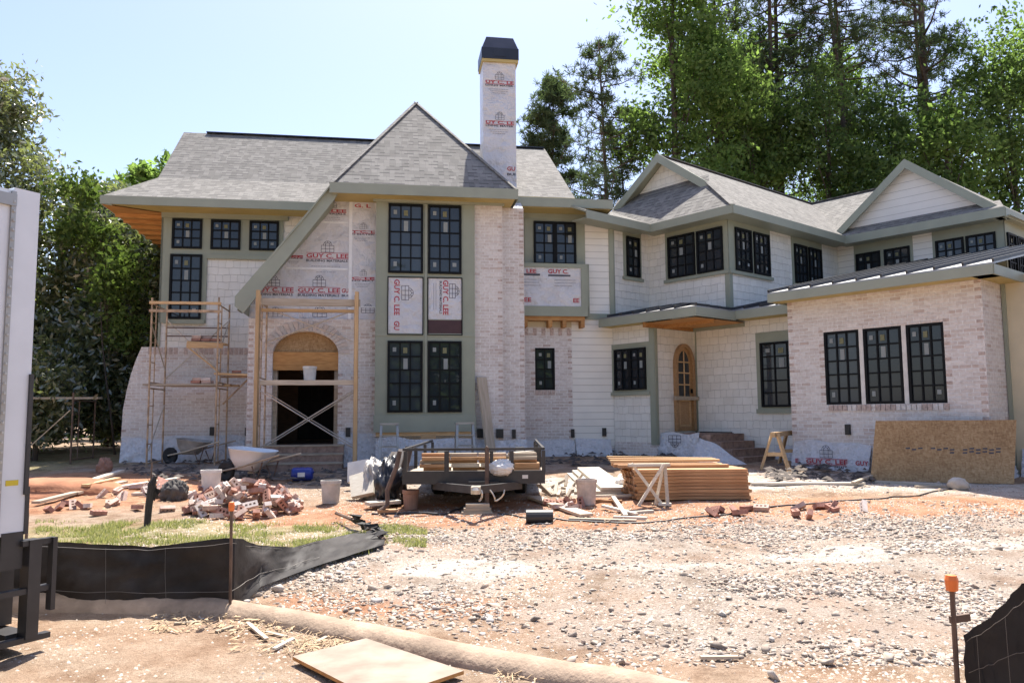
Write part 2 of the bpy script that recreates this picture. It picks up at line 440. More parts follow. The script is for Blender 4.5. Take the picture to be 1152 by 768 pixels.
def m_osb(name='chipboard sheet'):
    m, nt, bs = newmat(name)
    tc = nd(nt, 'TexCoord'); cols = []
    for sc, s in (((14, 14, 40), 1.4), ((40, 40, 14), 1.1)):
        mp = nd(nt, 'Mapping'); mp.inputs['Scale'].default_value = sc; mp.inputs['Rotation'].default_value = (.3, .2, .1); nt.links.new(tc.outputs['Object'], mp.inputs[0])
        v = nd(nt, 'TexVoronoi', i_Scale=s); nt.links.new(mp.outputs[0], v.inputs['Vector']); l = nd(nt, 'RGBToBW'); nt.links.new(v.outputs['Color'], l.inputs[0]); cols.append(l.outputs[0])
    mx = nd(nt, 'Math', operation='ADD'); nt.links.new(cols[0], mx.inputs[0]); nt.links.new(cols[1], mx.inputs[1])
    hf = nd(nt, 'Math', operation='MULTIPLY', i_1=.5); nt.links.new(mx.outputs[0], hf.inputs[0])
    c = ramp(nt, hf.outputs[0], [(0.2, (0.30, 0.18, 0.08)), (0.5, (0.395, 0.25, 0.12)), (0.8, (0.48, 0.325, 0.17))])
    c = mixc(nt, 1.0, c, ramp(nt, noise(nt, 1.6, 4), [(0.3, (0.80, 0.76, 0.72)), (0.65, (1, 1, 1))]), 'MULTIPLY')
    nt.links.new(c, bs.inputs['Base Color']); bs.inputs['Roughness'].default_value = 0.8; return m
def m_leaf(name, dark, light, trans=0.35, gloss=0.0, rough=0.4, extra=None):
    m, nt, bs = newmat(name); nt.nodes.remove(bs)
    uv = nd(nt, 'UVMap'); uv.uv_map = 'UVMap'; sx = nd(nt, 'SeparateXYZ'); nt.links.new(uv.outputs[0], sx.inputs[0])
    st = [(0.0, dark), (0.75, light)] + ([(0.93, light), (0.96, extra), (1.0, extra)] if extra else [])
    c = ramp(nt, sx.outputs[0], st)
    d = nd(nt, 'BsdfDiffuse'); t = nd(nt, 'BsdfTranslucent'); mx = nd(nt, 'MixShader', i_0=trans)
    tcol = mixc(nt, 1.0, c, (1.0, 1.15, 0.6), 'MULTIPLY')
    nt.links.new(c, d.inputs[0]); nt.links.new(tcol, t.inputs[0])
    nt.links.new(d.outputs[0], mx.inputs[1]); nt.links.new(t.outputs[0], mx.inputs[2]); last = mx
    if gloss:
        gl = nd(nt, 'BsdfGlossy', i_Roughness=rough); gl.inputs[0].default_value = (1, 1, 1, 1)
        m2 = nd(nt, 'MixShader', i_0=gloss); nt.links.new(mx.outputs[0], m2.inputs[1]); nt.links.new(gl.outputs[0], m2.inputs[2]); last = m2
    nt.links.new(last.outputs[0], nt.nodes['Material Output'].inputs[0]); return m

M = dict(
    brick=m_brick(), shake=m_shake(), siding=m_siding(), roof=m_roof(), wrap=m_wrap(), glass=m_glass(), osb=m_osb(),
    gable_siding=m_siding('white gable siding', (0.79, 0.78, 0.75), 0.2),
    tooth=flat('bare red brick', (0.48, 0.38, 0.33), 0.9, 0.3, 20),
    brickred=flat('clay brick', (0.34, 0.17, 0.125), 0.9, 0.35, 9, 0.3), brickpale=flat('pale brick', (0.46, 0.33, 0.27), 0.9, 0.25, 9, 0.3),
    brickwhite=flat('limewashed loose brick', (0.56, 0.48, 0.43), 0.9, 0.2, 9, 0.3),
    trim=flat('sage green trim', (0.275, 0.295, 0.225), 0.55, 0.07, 2), fascia=flat('sage green fascia', (0.285, 0.305, 0.238), 0.5, 0.07, 2),
    soffit=flat('raw ochre soffit', (0.46, 0.36, 0.14), 0.7, 0.12, 2),
    orange=wood('orange plywood', (0.52, 0.27, 0.09), (0.38, 0.17, 0.05)),
    black=flat('black window frame', (0.004, 0.005, 0.006), 0.6, 0.1, 6, 0, 0, 0.2), metal_roof=flat('light grey metal pans', (0.34, 0.335, 0.33), 0.45, 0.15, 3, 0, 0.7), seam=flat('black metal seam', (0.03, 0.03, 0.033), 0.5, 0.1),  # metal pans light grey, seams black
    hood=flat('lighter slate sheet metal', (0.075, 0.08, 0.10), 0.4, 0.2, 3, 0, 0.3), cap=flat('dark slate sheet metal', (0.03, 0.034, 0.045), 0.4, 0.15, 3, 0, 0.3),  # chimney hood a lighter tone than the cap band
    sticker=flat('white paper sticker', (0.24, 0.26, 0.25), 0.6, 0.1), sticker_y=flat('yellow paper sticker', (0.17, 0.165, 0.08), 0.6, 0.2, 30),
    red=flat('red print', (0.42, 0.04, 0.055), 0.6, 0.15, 12), ink=flat('dark grey print', (0.06, 0.06, 0.075), 0.6, 0.2, 12), grey_ink=flat('faded grey print', (0.33, 0.33, 0.36), 0.6, 0.15, 12),
    pine=wood('new pine lumber', (0.62, 0.42, 0.22), (0.50, 0.31, 0.15)), lumber=wood('reddish framing lumber', (0.52, 0.30, 0.15), (0.33, 0.165, 0.07)),
    oldwood=wood('weathered pale board', (0.50, 0.42, 0.32), (0.36, 0.29, 0.21)), paleboard=wood('dusty white board', (0.66, 0.60, 0.50), (0.55, 0.48, 0.38)),
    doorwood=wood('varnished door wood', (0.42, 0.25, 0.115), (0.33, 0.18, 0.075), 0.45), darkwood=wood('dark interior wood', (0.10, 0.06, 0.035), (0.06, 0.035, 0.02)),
    scaff=flat('rusty ochre scaffold steel', (0.42, 0.29, 0.18), 0.65, 0.5, 7), rust=flat('rusty brown steel', (0.13, 0.08, 0.055), 0.7, 0.4, 6), galv=flat('galvanised brace', (0.50, 0.45, 0.38), 0.35, 0.12, 8, 0, 0.5),
    steel=flat('black painted trailer steel', (0.035, 0.033, 0.033), 0.45, 0.3, 5), alu=flat('aluminium', (0.36, 0.35, 0.33), 0.45, 0.1, 5, 0, 0.6), rubber=flat('tyre rubber', (0.02, 0.02, 0.02), 0.8, 0.3, 6),
    white=flat('white truck paint', (0.68, 0.71, 0.74), 0.35, 0.07, 2.5), plastic=flat('dirty white plastic', (0.66, 0.63, 0.58), 0.5, 0.15, 5), blue=flat('blue plastic', (0.012, 0.03, 0.22), 0.35, 0.15, 4),
    reflector=flat('red reflector tape', (0.45, 0.02, 0.02), 0.3, 0.05), orangecap=flat('orange plastic cap', (0.85, 0.20, 0.04), 0.5, 0.05), fabric=flat('black silt fabric', (0.032, 0.028, 0.026), 0.6, 0.55, 2.2, 0.35, 0, 0.22),
    wire=flat('thin wire', (0.17, 0.155, 0.14), 0.5, 0.2, 5, 0, 0.3), hose=flat('black hose', (0.03, 0.03, 0.032), 0.5, 0.1), char=flat('charred stake', (0.03, 0.026, 0.024), 0.8, 0.4, 12),
    dusty=flat('dusty kerb concrete', (0.36, 0.265, 0.19), 0.95, 0.36, 4.0, 0.8), step=flat('brown brick steps', (0.30, 0.20, 0.15), 0.9, 0.35, 10, 0.3), concrete=flat('grey concrete block', (0.42, 0.40, 0.37), 0.9, 0.2, 9, 0.4),
    ply=wood('bleached plywood', (0.34, 0.268, 0.208), (0.21, 0.16, 0.12), 0.85, (2.2, 3, 3)), bark=flat('tree bark', (0.085, 0.065, 0.05), 0.95, 0.4, 4, 0.8), pbark=flat('pine bark', (0.095, 0.07, 0.055), 0.95, 0.45, 5, 0.8),
    magnolia=m_leaf('magnolia leaves', (0.060, 0.074, 0.032), (0.25, 0.265, 0.125), 0.48, 0.12, 0.35, (0.32, 0.20, 0.10)),
    lightleaf=m_leaf('bright green leaves', (0.055, 0.085, 0.025), (0.15, 0.20, 0.065), 0.42), hardleaf=m_leaf('hardwood leaves', (0.080, 0.125, 0.048), (0.26, 0.345, 0.135), 0.68),
    darkleaf=m_leaf('dark green leaves', (0.066, 0.104, 0.046), (0.205, 0.275, 0.118), 0.66), needle=m_leaf('pine needles', (0.045, 0.068, 0.042), (0.14, 0.175, 0.105), 0.42),
    blossom=flat('white blossom', (0.75, 0.72, 0.66), 0.6, 0.1), curtain=flat('grey hanging', (0.3, 0.3, 0.3), 0.8, 0.2),
    straw=flat('dry brown splinters', (0.40, 0.29, 0.18), 0.9, 0.3, 20), bag=flat('white sack', (0.74, 0.72, 0.68), 0.6, 0.1, 4, 0.2), maroon=flat('maroon strip', (0.055, 0.022, 0.025), 0.6, 0.1), tarp=flat('black tarp', (0.03, 0.03, 0.034), 0.35, 0.3, 4, 0.3),
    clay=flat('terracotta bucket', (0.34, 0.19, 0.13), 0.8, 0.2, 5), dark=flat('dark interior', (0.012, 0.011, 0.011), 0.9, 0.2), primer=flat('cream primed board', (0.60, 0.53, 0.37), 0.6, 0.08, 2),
    cuff=flat('black vent cover', (0.015, 0.015, 0.015), 0.5, 0.1),
)
# ---------------------------------------------------------------- printed lettering
_TXT = {}
def text2d(s, bold=0.028):
    "flat triangulated lettering: unit cap height, returns verts (x, y) and faces"
    if s not in _TXT:
        c = bpy.data.curves.new('t', 'FONT'); c.body = s; c.size = 1.0; c.offset = bold; c.resolution_u = 2
        o = bpy.data.objects.new('t', c); COL.objects.link(o)
        dg = bpy.context.evaluated_depsgraph_get(); dg.update()
        me = o.evaluated_get(dg).to_mesh()
        v = np.array([(x.co[0], x.co[1]) for x in me.vertices]); f = [tuple(p.vertices) for p in me.polygons]
        o.evaluated_get(dg).to_mesh_clear(); bpy.data.objects.remove(o); bpy.data.curves.remove(c)
        v[:, 1] /= 0.7; v[:, 0] -= v[:, 0].min(); _TXT[s] = (v, f)
    return _TXT[s]
def lettering(mb, F, s, a, z, h, wid=None, d=0.004, mi=0, rot=0.0):
    "words starting at (a, z), cap height h, stretched to width wid"
    v, f = text2d(s); sx = (wid / v[:, 0].max()) if wid else h
    c, n = cos(rot), sin(rot)
    P = [F(a + x * sx * c - y * h * n, d, z + x * sx * n + y * h * c) for x, y in v]
    mb.add(P, f, mi)
def strip(mb, F, x0, y0, x1, y1, w, a, z, rot, d=0.004, mi=0):
    c, n = cos(rot), sin(rot); dx, dy = x1 - x0, y1 - y0; L = sqrt(dx * dx + dy * dy); px, py = -dy / L * w / 2, dx / L * w / 2
    P = [(x0 + px, y0 + py), (x0 - px, y0 - py), (x1 - px, y1 - py), (x1 + px, y1 + py)]
    mb.poly([F(a + x * c - y * n, d, z + x * n + y * c) for x, y in P], mi)
def arch_logo(mb, F, a, z, w, h, rot=0.0, d=0.004, mi=1):
    "the printed arched window emblem, base centre at (a, z)"
    t = w * 0.035
    for x in (-.5, .5, -.17, .17): strip(mb, F, x * w, 0, x * w, h * (0.6 if abs(x) > .4 else .66), t, a, z, rot, d, mi)
    for y in (0, .3, .6): strip(mb, F, -.5 * w, y * h, .5 * w, y * h, t, a, z, rot, d, mi)
    for r, k in ((.34, 8), (.2, 6)):
        for i in range(k):
            t0, t1 = pi * i / k, pi * (i + 1) / k
            strip(mb, F, r * w * cos(t0), h * .6 + r * h * 1.15 * sin(t0), r * w * cos(t1), h * .6 + r * h * 1.15 * sin(t1), t, a, z, rot, d, mi)
    for x in (0.5, 0.25, 0.75): strip(mb, F, .2 * w * cos(pi * x), h * (.6 + .23 * sin(pi * x)), .34 * w * cos(pi * x), h * (.6 + .39 * sin(pi * x)), t, a, z, rot, d, mi)
def print_block(mb, F, a, z, w=0.92, s='GUY C. LEE', sub='BUILDING MATERIALS', logo=True, rot=0.0, lines=True, full='GUY C. LEE'):
    "one repeat of the wrap's print; (a, z) is the left end of the big red line"
    frac = w * text2d(s)[0][:, 0].max() / text2d(full)[0][:, 0].max(); h = w * 0.098
    c, n = cos(rot), sin(rot); R = lambda x, y: (a + x * c - y * n, z + x * n + y * c)
    lettering(mb, F, s, *R(0, 0), h, frac, mi=0, rot=rot)
    for y in (-.022, h + .02): strip(mb, F, 0, y * w / .92, frac, y * w / .92, .012, a, z, rot, mi=0)
    if sub: lettering(mb, F, sub, *R(0, -.10 * w), h * .58, frac * .98, mi=1, rot=rot)
    if lines:
        for i, (x0, x1) in enumerate(((.12, .8), (.16, .78), (.24, .7))):
            x = x0
            while x < x1:
                e = min(x1, x + random.uniform(.03, .09)); strip(mb, F, x * frac, -(.21 + .07 * i) * w, e * frac, -(.21 + .07 * i) * w, .014, a, z, rot, mi=2); x = e + .015
    if logo: arch_logo(mb, F, *R(frac * .5, h + .035), w * .30, w * .28, rot)
PRN = [M['red'], M['ink'], M['grey_ink']]

# ================================================================= SETTING: ground
def ground():
    xs = np.concatenate([[-400, -200, -100, -60, -40, -28, -20, -15], np.arange(-12, 14.01, 0.10), [17, 22, 30, 45, 70, 120, 220, 400]])
    ys = np.concatenate([[-300, -120, -50, -20, -8, -2, 1.5], np.arange(3.4, 20.01, 0.10), [22, 25, 30, 38, 50, 75, 120, 220, 500]])
    X, Y = np.meshgrid(xs, ys)
    yy = np.clip(Y, 4, 22); t = np.clip((Y - 5) / 7, 0, 1)
    Z = 0.04 * (yy - 4) + 0.01 * np.clip(X, 0, 12) * t
    lot = np.clip((Y - (5.4 - 0.47 * np.clip(X + 1, -6, 2))) / 1.2, 0, 1)
    amp = np.clip(1 - (np.abs(X) - 10) / 6, 0, 1) * np.clip((21 - Y) / 3, 0, 1)
    Z = Z + amp * ((fbm(X, Y, 0.9, 4, 3) - 0.47) * 0.10 * (0.25 + 0.75 * lot) + (fbm(X, Y, 5, 3, 8) - 0.44) * 0.035 * (0.35 + 0.65 * lot))
    V = np.stack([X.ravel(), Y.ravel(), Z.ravel()], 1)
    ny, nx = X.shape; i = np.arange(ny * nx).reshape(ny, nx)
    Fq = np.stack([i[:-1, :-1].ravel(), i[:-1, 1:].ravel(), i[1:, 1:].ravel(), i[1:, :-1].ravel()], 1)
    # where the plot is clay, where limestone dust and screenings lie, where turf survives
    def blob(cx, cy, rx, ry, ang=0, soft=0.5, nz=0.8):
        c, s = cos(ang), sin(ang); dx, dy = X - cx, Y - cy; u = (dx * c + dy * s) / rx; v = (-dx * s + dy * c) / ry
        r = np.sqrt(u * u + v * v) + (fbm(X, Y, 1.6, 4, 21) - 0.47) * nz
        return np.clip((1 - r) / soft + 0.5, 0, 1)
    clay = np.maximum.reduce([blob(1.6, 10.9, 4.2, 1.2), blob(-8, 13.5, 3.8, 2.6), blob(5.5, 10.6, 4, 1.0, 0.2) * .9, blob(-1.2, 11.0, 1.9, 1.0), blob(-2.7, 10.8, 1.4, .8) * .8, blob(-1.0, 6.4, 1.2, .35, -.2) * .7, blob(3.0, 9.3, 2.2, .5) * .6])
    pale = np.maximum.reduce([blob(5.9, 8.5, 2.3, .35, 0.1, .4), blob(6.5, 12.8, 4.5, 1.0, -0.5) * .8, blob(2.0, 13.6, 3.5, 1.2) * .9, blob(-.4, 7.6, .7, .45) * .75, blob(3.1, 7.9, .6, .3) * .7, blob(1.4, 7.6, 1.0, .2) * .5, blob(4.6, 14, 2.5, 1.2) * .8])
    grey = np.maximum.reduce([blob(0.3, 8.3, 2.3, 1.2), blob(3.4, 7.2, 3.0, 1.7), blob(5.0, 9.2, 3.0, 1.0) * .85, blob(1.8, 6.0, 1.9, .9) * .75, blob(-.9, 7.3, 1.0, .8) * .8, blob(-4, 17.0, 6, 1.1) * .9])
    turf = np.maximum.reduce([blob(-4.7, 9.5, 2.6, .75, 0.05), blob(-2.4, 9.4, 1.5, .6), blob(-11.5, 19, 3, 3), blob(-14, 14, 4.5, 3)])
    street = 1 - lot
    o = np_mesh('ground', V, Fq, M_GROUND, smooth=True)
    me = o.data
    for nm, a in (('clay', clay), ('pale', pale), ('grey', grey), ('turf', turf), ('street', street)):
        at = me.attributes.new(nm, 'FLOAT', 'POINT'); at.data.foreach_set('value', a.ravel().astype(np.float32))
    o['kind'] = 'structure'
    return o, (xs, ys, Z)
def m_ground():
    m, nt, bs = newmat('dirt and clay ground')
    at = lambda n: nd(nt, 'Attribute', attribute_name=n).outputs['Fac']
    n1, n2, n3, n4 = noise(nt, 1.1, 6), noise(nt, 7, 6), noise(nt, 42, 4, rough=0.7), noise(nt, 170, 3, rough=0.7)
    base = ramp(nt, n2, [(0.3, (0.32, 0.238, 0.170)), (0.5, (0.45, 0.345, 0.255)), (0.72, (0.545, 0.448, 0.355))])
    def blend(c, mask, col, k, lo=.25, hi=.75):
        f = nd(nt, 'Math', operation='MULTIPLY_ADD', i_1=0.8, i_2=-0.40); nt.links.new(n2, f.inputs[0])
        f3 = nd(nt, 'Math', operation='MULTIPLY_ADD', i_1=0.9, i_2=-0.45); nt.links.new(n3, f3.inputs[0]); fa = nd(nt, 'Math', operation='ADD'); nt.links.new(f.outputs[0], fa.inputs[0]); nt.links.new(f3.outputs[0], fa.inputs[1])
        a = nd(nt, 'Math', operation='ADD'); nt.links.new(mask, a.inputs[0]); nt.links.new(fa.outputs[0], a.inputs[1])
        r = nd(nt, 'MapRange', i_1=lo, i_2=hi, i_4=k); nt.links.new(a.outputs[0], r.inputs[0])
        return mixc(nt, r.outputs[0], c, col)
    c = blend(base, at('street'), ramp(nt, n2, [(0.3, (0.395, 0.29, 0.205)), (0.5, (0.49, 0.372, 0.272)), (0.7, (0.56, 0.438, 0.33))]), 0.9)
    c = blend(c, at('clay'), ramp(nt, n2, [(0.3, (0.50, 0.235, 0.13)), (0.7, (0.66, 0.375, 0.235))]), 0.92)
    c = blend(c, at('grey'), ramp(nt, n3, [(0.3, (0.40, 0.345, 0.295)), (0.7, (0.60, 0.54, 0.475))]), 0.85)
    c = blend(c, at('pale'), ramp(nt, n2, [(0.3, (0.66, 0.61, 0.55)), (0.7, (0.80, 0.77, 0.71))]), 0.95)
    c = blend(c, at('turf'), ramp(nt, n2, [(0.35, (0.26, 0.26, 0.11)), (0.6, (0.46, 0.40, 0.23))]), 0.75)
    big = ramp(nt, n1, [(0.42, (0, 0, 0)), (0.62, (1, 1, 1))]); bw = nd(nt, 'RGBToBW'); nt.links.new(big, bw.inputs[0]); bm = nd(nt, 'Math', operation='MULTIPLY', i_1=0.4); nt.links.new(bw.outputs[0], bm.inputs[0])
    c = mixc(nt, bm.outputs[0], c, (0.47, 0.285, 0.18))
    c = mixc(nt, 1.0, c, ramp(nt, noise(nt, 2.3, 7, rough=.65), [(0.36, (0.66, 0.60, 0.55)), (0.50, (0.93, 0.91, 0.89)), (0.62, (1, 1, 1))]), 'MULTIPLY')
    c = mixc(nt, 1.0, c, ramp(nt, n3, [(0.25, (0.60, 0.56, 0.52)), (0.5, (1, 1, 1)), (0.8, (1.12, 1.12, 1.12))]), 'MULTIPLY')
    c = mixc(nt, 1.0, c, ramp(nt, n4, [(0.3, (0.62, 0.58, 0.54)), (0.55, (1, 1, 1))]), 'MULTIPLY')
    nt.links.new(c, bs.inputs['Base Color']); bs.inputs['Roughness'].default_value = 0.95; bs.inputs['Specular IOR Level'].default_value = 0.15
    a = nd(nt, 'Math', operation='MULTIPLY_ADD', i_1=1.5); nt.links.new(n3, a.inputs[0]); nt.links.new(n4, a.inputs[2])
    bump(nt, bs, a.outputs[0], 0.75, 0.03); return m
M_GROUND = m_ground()
_go, (GX, GY, GZ) = ground()
def gh(x, y):
    "real height of the ground mesh"
    i = min(max(np.searchsorted(GX, x) - 1, 0), len(GX) - 2); j = min(max(np.searchsorted(GY, y) - 1, 0), len(GY) - 2)
    u = (x - GX[i]) / (GX[i + 1] - GX[i]); v = (y - GY[j]) / (GY[j + 1] - GY[j])
    return float(GZ[j, i] * (1 - u) * (1 - v) + GZ[j, i + 1] * u * (1 - v) + GZ[j + 1, i] * (1 - u) * v + GZ[j + 1, i + 1] * u * v)
def GP(px, py, dz=0.0):
    p = G(px, py); return (p[0], p[1], gh(p[0], p[1]) + dz)

# half round dusty kerb along the street
def kerb():
    P = [G(*q) for q in ((-160, 684), (0, 684), (70, 683), (200, 686), (262, 689), (330, 701), (400, 716), (490, 735), (580, 752), (660, 766), (760, 786), (900, 812))]
    mb = MB(); pts = []
    for i in range(len(P) - 1):
        for k in range(6):
            t = k / 6; pts.append([P[i][j] * (1 - t) + P[i + 1][j] * t for j in (0, 1)])
    n = len(pts); prof = [(-.15, -.06), (-.13, .02), (-.08, .065), (0, .085), (.08, .065), (.12, .03), (.16, -.06)]
    for i, p in enumerate(pts):
        a, b = pts[max(i - 1, 0)], pts[min(i + 1, n - 1)]; dx, dy = b[0] - a[0], b[1] - a[1]; L = sqrt(dx * dx + dy * dy); nx, ny = -dy / L, dx / L
        wv = 0.02 * (float(vnoise(p[0], p[1], 3.0, 4)) - .5)
        for u, h in prof: mb.v.append((p[0] + nx * u * 1.0, p[1] + ny * u, g(p[0], p[1]) + h * (1.25 + wv * 5) + wv))
    for i in range(n - 1):
        for j in range(6):
            a = i * 7 + j; mb.f.append((a, a + 1, a + 8, a + 7)); mb.m.append(0)
    o = mb.build('kerb', M['dusty'], smooth=True); o['kind'] = 'structure'; return o
kerb()

# ================================================================= THE HOUSE
HOUSE = thing('house', 'large unfinished whitewashed brick house with grey shingle roofs and sage green trim', 'house', Mf(-1, -3, 0.35))
SPLIT = ('window_trim', 'corner_trim', 'trim_panel', 'fascia', 'soffit', 'vent_cover', 'frieze', 'bay_trim', 'panel_bead', 'door_buck', 'bay_ledger', 'box_trim', 'box_joist', 'hip_cap', 'ridge_vent', 'roof_seam', 'window_mullion', 'door_rail', 'porch_ceiling')
def part(name, mb, mats, parent=None, label=None, **k):
    if name in SPLIT: return split_build(mb, name, mats, parent or HOUSE, **k)[0]
    o = mb.build(name, mats, parent or HOUSE, **k)
    if label: o['label'] = label
    return o
def window(F, a0, a1, z0, z1, cols=3, rows=5, sash=1, d=0.02, stick=True, parent=None, glass='glass'):
    mb = MB(); fw = 0.05; pn = MB(); st = MB()
    mb.box(F, a0, a1, d, d + .045, z0, z0 + fw); mb.box(F, a0, a1, d, d + .045, z1 - fw, z1)
    mb.box(F, a0, a0 + fw, d, d + .045, z0 + fw, z1 - fw); mb.box(F, a1 - fw, a1, d, d + .045, z0 + fw, z1 - fw)
    sw = (a1 - a0) / sash
    for k in range(sash):
        b0, b1 = a0 + sw * k, a0 + sw * (k + 1)
        if k: mb.box(F, b0 - .05, b0 + .05, d, d + .042, z0 + fw, z1 - fw)
        i0, i1 = b0 + fw, b1 - fw; j0, j1 = z0 + fw, z1 - fw
        for i in range(1, cols): x = i0 + (i1 - i0) * i / cols; mb.box(F, x - .015, x + .015, d + .008, d + .030, j0, j1)
        for j in range(1, rows): y = j0 + (j1 - j0) * j / rows; mb.box(F, i0, i1, d + .008, d + .028, y - .015, y + .015)
        cw, ch = (i1 - i0) / cols, (j1 - j0) / rows
        # every light its own glass, very slightly out of plane like real sashes
        e = [random.uniform(-.0035, .0035) for _ in range(4)]
        pn.poly([F(i0 - .01, d + .006 + e[0], j0 - .01), F(i1 + .01, d + .006 + e[1], j0 - .01), F(i1 + .01, d + .006 + e[1] + e[2], j1 + .01), F(i0 - .01, d + .006 + e[0] + e[2], j1 + .01)])
        if stick:
            q = lambda u, v, wd, hh, mi: st.poly([F(i0 + cw * (u + x * wd), d + .0165, j1 - ch * (v + y * hh)) for x, y in ((0, 0), (1, 0), (1, 1), (0, 1))], mi)
            q(.28, .32, .34, .32, 0); q(1.3, .33, .4, .42, 1); q(1.3 + .1 * random.random(), 1.15, .42, .85, 0)
            if random.random() < .85: q(.3, rows - .72, .32, .36, 0)
            if random.random() < .25: q(cols - .7, rows - .7, .4, .3, 0)
    o = mb.build('window', M['black'], parent or HOUSE); pn.build('pane', M[glass], o)
    if stick: split_build(st, 'sticker', [M['sticker'], M['sticker_y']], o)
    return o
def toothing(mb, F, a, z0, z1, dirn, mi, prob=0.5):
    z = z0
    while z < z1:
        if random.random() < prob: mb.box(F, min(a, a + dirn * .1), max(a, a + dirn * .1), 0.0, .004, z + .006, z + .062, mi)
        z += .138
def patch(mb, F, pts, mi=0): mb.poly([F(a, 0, z) for a, z in pts], mi)

# ---- left wing -------------------------------------------------
n_l = -2.2; F = MW(n_l)
mb = MB(); NB = 10
prof = [(-7.0, 0.2), (-6.98, 1.0), (-6.96, 1.8), (-6.90, 2.2), (-6.82, 2.6), (-6.72, 2.95), (-6.60, 3.27), (-6.22, 3.27)]
mb.prism(F, prof + [(-6.22, .2)], -.34, 0.0); mb.box(F, -6.22, -3.5, -.3, 0, .2, 3.27)
for k in range(27): mb.box(F, -6.45 + k * .115, -6.45 + k * .115 + .09, 0, .006 + .004 * random.random(), 3.10, 3.26, 1 if random.random() < .6 else 0)
toothing(mb, F, -6.97, 1.0, 1.9, 1, 1, .4)
part('brick_wall', mb, [M['brick'], M['tooth']])
mb = MB(); mb.box(F, -6.22, -1.6, -.25, -.04, 3.25, 6.6); part('shake_wall', mb, M['shake'])
mb = MB(); mb.box(F, -6.25, -3.42, -.03, .0, 5.48, 6.62); mb.box(F, -6.25, -5.18, -.03, .0, 3.85, 5.48); mb.box(F, -6.25, -6.20, -.6, .0, 3.3, 6.6)
mb.box(F, -5.18, -3.4, -.03, .03, 5.42, 5.52); part('trim_panel', mb, M['trim'])
for a0, a1 in ((-6.0, -5.31), (-5.11, -4.42), (-4.21, -3.52)): window(F, a0, a1, 5.65, 6.38, 3, 3, d=.0)
window(F, -6.02, -5.29, 3.95, 5.51, 3, 5, d=0)
mb = MB(); mb.box(F, -6.12, -5.2, 0, .04, 3.83, 3.93); part('window_sill', mb, M['trim'])
mb = MB()   # side and back walls of the main body
mb.poly([Mf(-6.22, n_l, .2), Mf(-6.22, -9, .2), Mf(-6.22, -9, 6.6), Mf(-6.22, n_l, 6.6)]); mb.poly([Mf(-6.22, -9, .2), Mf(4.4, -9, .2), Mf(4.4, -9, 6.6), Mf(-6.22, -9, 6.6)])
part('side_wall', mb, M['shake'])

# ---- gable block: entry wall ------------------------------------
n_e = -0.25; F = MW(n_e); mb = MB()
AX0, AX1, AZ, ATOP = -3.33, -1.93, 2.98, 3.47
cx, rr = (AX0 + AX1) / 2, (AX1 - AX0) / 2
TOPB = 3.75
hgt = ATOP - AZ
arch = [(cx + rr * cos(pi * k / 16), AZ + hgt * sin(pi * k / 16)) for k in range(17)]
mb.poly([F(-3.85, 0, .2), F(AX0, 0, .2), F(AX0, 0, AZ), *[F(a, 0, z) for a, z in arch[::-1][1:9]], F(cx, 0, TOPB), F(-3.85, 0, TOPB)])
mb.poly([F(AX1, 0, .2), F(-1.10, 0, .2), F(-1.10, 0, TOPB), F(cx, 0, TOPB), *[F(a, 0, z) for a, z in arch[::-1][8:16]], F(AX1, 0, AZ)])
mb.poly([F(AX0, 0, .2), F(AX1, 0, .2), F(AX1, 0, 1.0), F(AX0, 0, 1.0)])
for (p, q) in list(zip(arch[:-1], arch[1:])) + [((AX0, AZ), (AX0, 1.0)), ((AX1, 1.0), (AX1, AZ))]:
    mb.poly([F(p[0], 0, p[1]), F(q[0], 0, q[1]), F(q[0], -.2, q[1]), F(p[0], -.2, p[1])])
mb.poly([F(-3.85, 0, .2), F(-3.85, -2.2, .2), F(-3.85, -2.2, TOPB), F(-3.85, 0, TOPB)])
mb.poly([F(-3.85, 0, TOPB), F(-1.1, 0, TOPB), F(-1.1, -.12, TOPB), F(-3.85, -.12, TOPB)])
toothing(mb, F, -3.84, .9, 3.6, 1, 1, .6); toothing(mb, F, AX0 - .0, 1.1, 2.6, -1, 1, .45); toothing(mb, F, AX1, 1.1, 2.6, 1, 1, .45); toothing(mb, F, -1.2, 1.0, 3.6, 1, 1, .6)
part('brick_wall', mb, [M['brick'], M['tooth']])
mb = MB()   # ring of arch bricks
for k in range(25):
    t0, t1 = pi * (k + .08) / 25, pi * (k + .92) / 25
    R = lambda t, r: F(cx + (rr + r) * cos(t), .02, AZ + (hgt + r) * sin(t)); Rb = lambda t, r: F(cx + (rr + r) * cos(t), -.02, AZ + (hgt + r) * sin(t))
    pts = [R(t0, .01), R(t1, .01), R(t1, .24), R(t0, .24)]; bk = [Rb(t0, .01), Rb(t1, .01), Rb(t1, .24), Rb(t0, .24)]
    mb.add(pts + bk, [(0, 1, 2, 3), (0, 4, 5, 1), (1, 5, 6, 2), (2, 6, 7, 3), (3, 7, 4, 0)], k % 2)
part('brick_arch', mb, [M['brickwhite'], flat('grey limewashed brick', (0.52, 0.48, 0.45), .9, .2, 12)])
mb = MB(); mb.prism(F, [(a, z) for a, z in arch] , -.22, -.16); part('arch_infill', mb, M['osb'])
mb = MB(); mb.box(F, AX0, AX1, -.15, -.06, 2.62, 3.02); part('arch_header', mb, M['orange'])
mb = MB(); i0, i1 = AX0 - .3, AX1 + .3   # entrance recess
mb.poly([F(i0, -.2, 1.0), F(i0, -2.6, 1.0), F(i0, -2.6, 3.5), F(i0, -.2, 3.5)]); mb.poly([F(i1, -.2, 1.0), F(i1, -2.6, 1.0), F(i1, -2.6, 3.5), F(i1, -.2, 3.5)])
